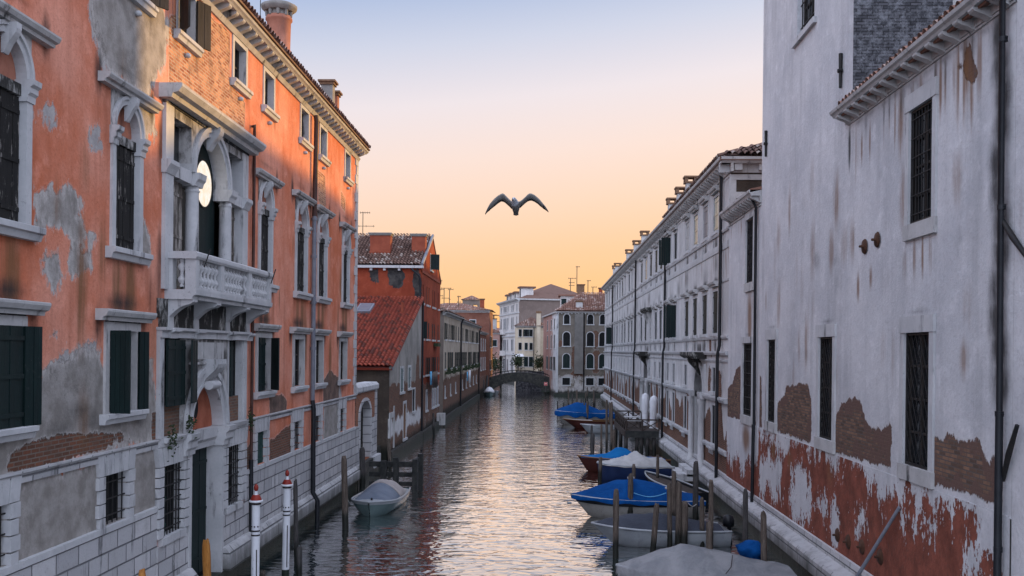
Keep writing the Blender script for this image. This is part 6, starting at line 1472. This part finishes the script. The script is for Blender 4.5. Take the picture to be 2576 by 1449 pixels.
def boats():
    # pale boat on the left bank, bow towards us
    a = Boat('covered_motorboat', 'pale motorboat with slate and beige canvas cover moored beside the orange palazzo', (-6.15, 34.3), (-6.05, 39.0), 1.75, .44, 'hullteal', bluff=4.5, rake=.3)
    a.band('hullwhite', .80, 1.0); a.deck('hullwhite', .02, 1.0)
    a.cover('tarp_slate', [(.50, .50), (.56, .48), (.7, .28), (.84, .05), (.86, .02)], .52, .86, .02, 1.9, 'windscreen_cover', -.12, 3, .015)
    a.cover('tarp_beige', [(.06, .05), (.2, .4), (.36, .54), (.52, .49)], .06, .52, .04, 2.2, 'cockpit_cover', -.10, 5, .04)
    MB().lathe(a.T(.93, .05, a.sheer(.93) + .04), [(.03, 0), (.045, .03), (.02, .09)], 8).build('cleat', 'iron', a.root)
    o = MB().lathe(a.T(.04, -.5, a.sheer(.04)), [(.05, 0), (.2, .05), (.22, .2), (.12, .32), (.02, .34)], 10).build('buoy', 'tealgreen', a.root); 
    # blue covered motorboat
    bl = Boat('covered_motorboat', 'white motorboat under a bright blue peaked tarpaulin among the right bank posts', (1.05, 35.3), (5.75, 36.2), 1.9, .62, 'hullcream', rake=.7)
    bl.band('hullblack', .70, .97)
    bl.cover('tarp_blue', [(0, .12), (.12, .25), (.38, .62), (.52, .72), (.66, .62), (.95, .10), (1, .05)], 0, 1.0, .12, 1.25, 'cover', .05, 8, .02)
    MB().tube([bl.T(1.0, 0, .5), bl.T(1.03, 0, .52)], .05, 6).build('bow_eye', 'hullwhite', bl.root)
    # white boat with navy cover
    wb = Boat('covered_motorboat', 'white hulled boat with low navy canvas cover and outboard motor', (1.55, 30.4), (5.75, 30.9), 1.75, .50, 'hullwhite', rake=.7)
    wb.cover('tarp_navy', [(0, .08), (.2, .22), (.5, .42), (.75, .34), (.96, .06), (1, .02)], .05, .98, .04, 1.5, 'cover', .0, 12, .02)
    q = wb.T(-.03, 0, .62); e = MB(); e.lathe((q.x, q.y, q.z - .1), [(.05, 0), (.17, .02), (.19, .2), (.15, .34), (.04, .38)], 10); e.tube([q, q + Vector((.1, 0, -.75))], [.07, .045], 6); e.build('outboard_motor', 'hullblack', wb.root)
    # boat under the grey tarpaulin
    gb = Boat('tarpaulin_boat', 'boat heaped under a big grey tarpaulin at the bottom edge of the photo', (1.95, 25.4), (6.35, 25.6), 2.2, .34, 'hullwhite', rake=.6, bluff=2.0)
    gb.cover('tarp_gray', [(0, .12), (.18, .30), (.38, .50), (.52, .60), (.62, .66), (.74, .48), (.92, .16), (1, .02)], -.02, 1.0, .24, 1.15, 'tarpaulin', .12, 16, .014, 36)
    rg = random.Random(3); b = MB(); rings = []
    for i in range(9):
        a_ = i / 8 * math.pi; rr = .27 * math.sin(a_) ** .6 * (1 + .25 * math.sin(i * 1.7)) + .01; rings.append([Vector((5.55, 26.0, .5)) + Vector((rr * math.cos(k * .524) * (1.2 + .25 * math.sin(k * 3 + i)), rr * math.sin(k * .524) * (1 + .25 * math.sin(k * 2 + i * 2)), -.30 * math.cos(a_) + .25)) for k in range(12)])
    tag(b.loft(rings).build('tarpaulin_bundle', 'tarp_blue'), 'crumpled blue tarpaulin bundle on the stern of the grey tarpaulin boat', 'tarpaulin')
    # navy boat with white tarpaulin, dark red boat behind it
    nb = Boat('work_boat', 'navy hulled work boat with crumpled white tarpaulin', (2.55, 45.6), (6.0, 46.6), 1.7, .62, 'hullblue', rake=.1, bluff=7)
    nb.cover('tarp_white', [(0, .05), (.1, .32), (.3, .40), (.45, .62), (.58, .42), (.8, .14), (1, .02)], .02, 1.0, .05, 1.7, 'tarpaulin', .03, 22, .07, 30)
    rb_ = Boat('work_boat', 'dark red wooden boat with bright blue tarpaulin behind the navy boat', (1.75, 48.9), (6.3, 49.8), 1.6, .58, 'hullred', rake=.5)
    rb_.cover('tarp_lblue', [(0, .05), (.3, .1), (.45, .5), (.56, .55), (.66, .22), (.9, .05), (1, .02)], .05, .97, .05, 1.5, 'tarpaulin', .0, 26, .04)
    # low dark sandolo by the ledge
    sd = Boat('rowing_boat', 'dark low rowing boat tucked against the ledge by the water step', (4.7, 44.6), (6.2, 38.9), 1.2, .42, 'hullblack', rake=.8, bluff=1.8); sd.deck('deck', .02, 1.0, -.12)
    # far boats
    fb = Boat('covered_motorboat', 'far white boat under a blue tarpaulin near the dock', (.95, 80), (5.6, 82), 2.1, .85, 'hullcream', rake=.8)
    fb.cover('tarp_blue', [(0, .3), (.2, .25), (.45, .8), (.62, .85), (.96, .12), (1, .05)], 0, 1.0, .35, 1.3, 'cover', .05, 31, .03)
    wf = Boat('open_boat', 'far open white boat nearest the dock', (2.75, 71.6), (6.0, 72.4), 1.6, .5, 'hullwhite', rake=.6); wf.deck('hullwhite', .7, 1.0); wf.deck('deck', .0, .7, -.2)
    of = Boat('open_boat', 'far brown hulled open boat between the white boat and the blue tarpaulin', (1.55, 76), (5.6, 77), 1.5, .55, 'hullred', rake=1.0); of.deck('hullwhite', .45, 1.0); of.deck('deck', 0, .45, -.2)
    tf = Boat('open_boat', 'farthest thin boat with teal gunwale beyond the blue tarpaulin', (1.2, 87), (4.8, 88), 1.5, .5, 'hullblack', rake=.6); tf.deck('hullteal', .3, 1.0); tf.deck('deck', 0, .3, -.2)
    mb = Boat('covered_motorboat', 'small white covered boat moored on the left before the bridge', (-6.9, 126), (-7.3, 130), 1.4, .5, 'hullteal', rake=.4); mb.cover('umb', [(0, .2), (.4, .65), (.6, .6), (1, .1)], .05, .97, .1, 2, 'cover', 0, 41, .04)
    lb = Boat('open_boat', 'flat pale boat beyond the small white covered boat', (-6.4, 131), (-7.0, 135), 1.3, .4, 'hullwhite', rake=.4); lb.deck('hullwhite', 0, 1)
    # mooring lines
    def rope(lab, pts, mat='rope', r=.014): tag(MB().tube(pts, r, 5).build('mooring_rope', mat), lab, 'rope', 'mooring ropes')
    A, B = at_depth(1594, 1240, 35.0), at_depth(1676, 1240, 35.0); rope('light blue rope slung between two posts over the blue boat cover', [A + (B - A) * t - Vector((0, 0, .14 * math.sin(math.pi * t))) for t in np.linspace(0, 1, 9)], 'ropeblue', .018)
    A, B = at_depth(1672, 1336, 29.8), at_depth(1690, 1338, 29.8); rope('white rope hanging from the navy covered boat to the cluster post', [A + (B - A) * t - Vector((0, 0, .22 * math.sin(math.pi * t))) for t in np.linspace(0, 1, 8)])
    A, B = at_depth(1731, 1265, 34), at_depth(1752, 1268, 34); rope('pale rope with blue end near the tall dark post', [A + (B - A) * t - Vector((0, 0, .1 * math.sin(math.pi * t))) for t in np.linspace(0, 1, 7)])
    A, B = at_depth(873, 1253, 33.5), at_depth(888, 1270, 34.8); rope('rope from the pale covered boat to the thick grey post', [A, (A + B) / 2 - Vector((0, 0, .1)), B])
    rope('thin rope over the grey tarpaulin', [Vector((4.55, 24.2, .55)), Vector((4.75, 24.6, .62)), Vector((4.9, 25.2, .80))], 'paintblack', .012)
    for lab, x, y, yy, w_ in (('white rope wound round the post beside the blue boat cover', 1587, 1204, 35.3, .125), ('white rope wound round the cluster post at the boat stern', 1682, 1230, 33.6, .115), ('white rope wound round the tallest cluster post', 1694.5, 1203, 33.8, .115), ('white rope wound round the post near the stone ledge', 1788.5, 1222, 31.5, .11)):
        p = at_depth(x, y, yy); tag(MB().lathe((p.x, p.y, p.z), [(w_, 0), (w_ + .016, .015), (w_, .03), (w_ + .016, .045), (w_, .06)], 12).build('rope_coil', 'rope'), lab, 'rope', 'rope turns on the posts')

def dock():
    root = thing('wooden_dock', 'dark timber dock with cross braced railings before the long palace', 'dock', (5.8, 61, 0)); x0, x1, y0, y1, z = 4.8, 6.75, 57, 65.3, 1.38
    b = MB()
    for i in range(28): b.cube(x0, x1, y0 + i * (y1 - y0) / 28 + .01, y0 + (i + 1) * (y1 - y0) / 28 - .01, z - .06, z - (.006 if i % 2 else 0))
    b.build('deck_boards', 'deck', root)
    MB().cube(x0 - .05, x0, y0, y1, z - .35, z + .02).build('fascia', 'deck', root); MB().cube(x0, x1, y0 - .06, y0 - .01, z - .38, z + .02).build('fascia', 'jetty', root)
    def rail(p, q, n):
        p, q = Vector(p), Vector(q); r_ = MB(); u = Vector((0, 0, 1)); d = (q - p).normalized(); s = Vector((-d.y, d.x, 0)) * .035
        def beam(a, c, h):
            r_.hexa([a - s, a + s, a + s + u * h, a - s + u * h, c - s, c + s, c + s + u * h, c - s + u * h])
        beam(p + u * .62, q + u * .62, .08)
        for i in range(n + 1):
            c = p + (q - p) * i / n; beam(c - d * .04, c + d * .04, .62)
        for i in range(n):
            a, c = p + (q - p) * (i + .03) / n, p + (q - p) * (i + .97) / n; beam(a + u * .02, c + u * .56, .06); beam(a + u * .56, c + u * .02, .06)
        r_.build('railing', 'deck', root)
    rail((x0 + .05, y0 + .02, z), (x1, y0 + .02, z), 2); rail((x0 + .05, y1, z), (x1 - .2, y1, z), 2); rail((x0 + .05, y0 + .1, z), (x0 + .05, y1 - .1, z), 6)
    for i, (x, y) in enumerate(((4.85, 57.1), (5.5, 57.2), (5.75, 57.15), (6.1, 57.1), (6.5, 57.2), (4.85, 61), (4.85, 65))): MB().tube([(x, y, -.8), (x, y, z - .07)], [.12, .11], 8).build('pile', 'postdark', root)
    for i, (x, y, h, lab) in enumerate(((6.25, 60.0, 3.45, 'closed white parasol on the dock, left one of the pair'), (6.62, 59.2, 3.35, 'closed white parasol on the dock, right one with a leaning canopy'))):
        r_ = thing('parasol', lab, 'parasol', (x, y, z), 'closed parasols on the dock'); MB().tube([(x, y, z), (x + .08 * i, y, h)], .03, 6).build('pole', 'hullwood', r_)
        rings = []; rg = random.Random(i)
        for k, (zz, rr) in enumerate(((h + .02, .04), (h - .08, .17), (h - .35, .2 + .03 * i), (h - .8, .19), (h - 1.3, .17), (h - 1.75, .15), (h - 1.95, .17))):
            rings.append([Vector((x + .08 * i * (zz - z) / 2 + rr * math.cos(q * .3927) * (1 + .22 * (q % 2)), y + rr * math.sin(q * .3927) * (1 + .22 * (q % 2)), zz)) for q in range(16)])
        MB().loft(rings, True).build('canopy', 'umb', r_)
    for i, (x, y, lab) in enumerate(((5.5, 59.4, 'slatted white table at the front of the dock'), (5.6, 62.6, 'slatted white table at the back of the dock'))):
        r_ = thing('table', lab, 'table', (x, y, z), 'tables on the dock'); t = MB()
        for k in range(5): t.cube(x - .5, x + .5, y - .4 + k * .17, y - .26 + k * .17, z + .44, z + .47)
        t.build('tabletop', 'stone', r_)
        for sx in (-.42, .42):
            for sy in (-.32, .32): MB().cube(x + sx - .025, x + sx + .025, y + sy - .025, y + sy + .025, z, z + .439).build('leg', 'deck', r_)
    # small landing on the left bank
    root = thing('wooden_landing', 'dark wet timber landing frame beside the arched water gate', 'landing', (-6.7, 42.6, 0))
    pA, pB, pC = (-6.95, 42.4), (-6.4, 42.35), (-5.55, 42.3)
    for (x, y), h in ((pA, 1.12), (pB, 1.28), (pC, 1.22)): MB().cube(x - .12, x + .12, y - .12, y + .12, -.8, h).build('pile', 'jetty', root)
    for z0, z1 in ((.85, 1.08), (.42, .62), (.02, .2)): MB().cube(-7.6, -5.6, 42.46, 42.54, z0, z1).build('beam', 'jetty', root)
    for z0, z1 in ((.86, 1.07), (.43, .61)): MB().cube(-5.75, -5.67, 42.55, 44.6, z0, z1).build('beam', 'jetty', root)
    MB().cube(-5.75, -5.5, 44.6, 44.85, -.8, 1.2).build('pile', 'jetty', root)
    MB().tube([(-7.45, 47.6, -.4), (-7.6, 47.8, 1.6)], .09, 7).build('leaning_plank', 'post', root)

def lamp_sign():
    root = thing('no_entry_sign', 'small red no entry sign with white bar before the brick house', 'sign', (.3, 129.2, 0)); W = Wall(.3, 129.2, (1, 0), (0, -1))
    MB().tube([(.3, 129.25, -.5), (.3, 129.25, 1.7)], .05, 6).build('post', 'postdark', root); p = MB().box(W, -.22, .22, 1.42, 1.86, 0, .04).build('board', 'signwhite', root)
    MB().box(W, -.20, .20, 1.44, 1.84, .041, .05).build('red_panel', 'signred', p); MB().box(W, -.14, .14, 1.6, 1.69, .051, .06).build('white_bar', 'signwhite', p)
    # pole leaning on the right ledge
    p, q = Vector((6.55, 21.1, .88)), WR.P(19.7, 2.95, .05); root = tag(MB().tube([q, (q * .45 + p * .55), p - (q - p) * .25], [.035, .04, .045], 7).build('leaning_pole', 'pipe_gray'), 'grey metal pole leaning against the peeling red wall base', 'pole')
    # laundry
    W = Wall(-8.2, 0, (0, 1), (1, 0))
    for s0, s1, z0, z1, m, lab in ((66.5, 67.3, 3.6, 4.5, 'ropeblue', 'blue and white laundry on the line of the red house'), (67.9, 71.2, 3.3, 4.45, 'paintblack', 'black laundry sheet hanging on the red house'), (101, 103.5, 2.6, 3.9, 'umb', 'white sheet drying on the row house wall'), (98.6, 99.4, 2.9, 3.8, 'ropeblue', 'light blue towel drying on the row house wall')):
        b = MB(); n = 8; rs = []
        for k in range(n + 1): s = s0 + (s1 - s0) * k / n; d = .42 + .04 * math.sin(k * 2.1); rs.append([W.P(s, z1, d), W.P(s, z0 + .05 * math.sin(k), d + .03), W.P(s, z0 + .05 * math.sin(k), d + .05), W.P(s, z1, d + .02)])
        tag(b.loft(rs).build('laundry', m), lab, 'laundry', 'laundry on the left bank')

def aerial(lab, x, y, z0, z1, bars):
    root = tag(MB().build('roof_aerial', 'aerial') if False else None or (lambda b: b)(MB()).tube([(x, y, z0), (x, y, z1)], .035 * y / 80, 5).build('roof_aerial', 'aerial'), lab, 'aerial', 'television aerials on the roofs')
    off = root; b = MB(); k = y / 80
    for z, l, n in bars:
        b.tube([(x - l * .3, y, z), (x + l * .7, y, z)], .022 * k, 4)
        for i in range(n): q = x - l * .25 + l * .9 * i / max(1, n - 1); b.tube([(q, y - .2, z), (q, y + .2, z)], .014 * k, 4); b.tube([(q, y, z - .09), (q, y, z + .09)], .012 * k, 4)
    b.build('aerial_arms', 'aerial', root)
def aerials():
    def A(x, ytop, ybase, Y, bars, lab):
        T, B = at_depth(x, ytop, Y), at_depth(x, ybase, Y); aerial(lab, B.x, Y, B.z, T.z, [(T.z - dz * Y / FPX, l * Y / FPX, n) for dz, l, n in bars])
    A(912.5, 533, 602, 70.5, [(2, 26, 5), (36, 42, 3)], 'television aerial on the red house roof')
    A(1117, 724, 768, 92, [(1, 26, 2), (26, 20, 2)], 'left aerial of the pair over the row houses'); A(1130.5, 727, 768, 92, [(1, 14, 3), (26, 4, 1)], 'right aerial of the pair over the row houses')
    A(1153, 744, 772, 100, [(2, 9, 4), (16, 10, 2)], 'small aerial just left of the belfry'); A(1106, 704, 760, 85, [(2, 8, 2), (24, 16, 3), (40, 12, 2)], 'aerial right behind the red house gable')
    A(1435, 700, 735, 140, [(0, 20, 3), (11, 14, 2), (18, 14, 2)], 'left aerial behind the brick house'); A(1451, 670, 735, 140, [(1, 10, 3)], 'tallest aerial behind the brick house'); A(1479, 706, 738, 140, [(0, 10, 3)], 'middle aerial behind the brick house'); A(1491.5, 722, 740, 140, [(0, 14, 3)], 'short right aerial behind the brick house')
    A(1243, 792, 806, 205, [(0, 9, 2)], 'tiny aerial over the roof terrace')

def gull():
    k = 16.8 / FPX / 12.0; C = at_depth(1296.5, 516.2, 16.8); C = Vector(C)      # zoom px -> metres
    def p(x, z, y): return C + Vector(((x - 1230) * k, y, -(z - 640) * k))
    root = thing('seagull', 'seagull gliding over the canal with raised bent wings', 'bird', C); b = MB()
    def ring(cx, cz, y, rw, rh, n=12): return [p(cx + rw * math.cos(6.2832 * i / n), cz + rh * math.sin(6.2832 * i / n), y) for i in range(n)]
    b.loft([ring(1235, 868, .34, 20, 8), ring(1235, 860, .30, 80, 16), ring(1237, 820, .22, 75, 55), ring(1238, 720, .10, 112, 110), ring(1240, 655, .0, 128, 125), ring(1225, 600, -.09, 105, 105), ring(1205, 545, -.15, 74, 80), ring(1195, 520, -.20, 60, 62), ring(1190, 520, -.235, 38, 38), ring(1188, 522, -.25, 10, 10)])
    for lst in ([(1205, 560, 690), (1110, 530, 725), (1040, 465, 650), (960, 385, 580), (905, 325, 530), (850, 288, 505), (790, 305, 497), (700, 355, 555), (600, 432, 640), (520, 518, 705), (450, 600, 765), (380, 725, 815), (330, 835, 865), (308, 888, 892)],
                [(1260, 560, 690), (1375, 530, 690), (1440, 480, 625), (1520, 405, 550), (1600, 320, 490), (1660, 284, 470), (1720, 290, 468), (1800, 325, 500), (1900, 400, 565), (1980, 475, 640), (2060, 570, 700), (2140, 660, 745), (2200, 750, 785), (2232, 806, 812)]):
        rs = []
        for i, (x, zt, zb) in enumerate(lst):
            t = i / (len(lst) - 1); y = -.06 + .10 * t + (.05 if t > .5 else 0) * (t - .5); ch = .17 * (1 - t ** 2) + .01; th = .012 * (1 - t) + .003
            rs.append([p(x, zt, y), p(x, zt + (zb - zt) * .25, y - th * 1.6 + ch * .1), p(x, zt + (zb - zt) * .7, y + ch * .6 - th), p(x, zb, y + ch), p(x, zt + (zb - zt) * .7, y + ch * .6 + th), p(x, zt + (zb - zt) * .25, y + th + ch * .15)])
        b.loft(rs)
    body = b.build('body', 'bird', root)
    h = MB(); h.loft([ring(1225, 602, -.085, 108, 108), ring(1206, 545, -.152, 78, 84), ring(1195, 520, -.203, 64, 66), ring(1190, 520, -.24, 41, 41), ring(1188, 522, -.256, 10, 10)]); hd = h.build('head_plumage', 'birdhead', root)
    MB().loft([ring(1165, 545, -.235, 24, 18, 8), ring(1150, 552, -.27, 16, 12, 8), ring(1138, 562, -.295, 4, 4, 8)]).build('beak', 'birdblack', root)
    for x, z, y in ((1222, 500, -.243), (1150, 497, -.225)): MB().lathe(p(x, z, y) - Vector((0, 0, 12 * k)), [(3 * k, 0), (13 * k, 9 * k), (13 * k, 16 * k), (3 * k, 25 * k)], 8).build('eye', 'birdblack', hd)
    for lst in ([(450, 650, 765), (380, 745, 812), (330, 840, 864), (308, 889, 892)], [(2060, 620, 700), (2140, 690, 744), (2200, 765, 784), (2232, 807, 812)]):
        rs = []
        for i, (x, zt, zb) in enumerate(lst): y = .035 + .01 * i; rs.append([p(x, zt, y), p(x, zb + 4, y + .06), p(x, zb + 6, y + .09), p(x, zt, y + .02)])
        MB().loft(rs).build('wing_tip', 'birdblack', body)
posts(); boats(); dock(); lamp_sign(); aerials(); gull()
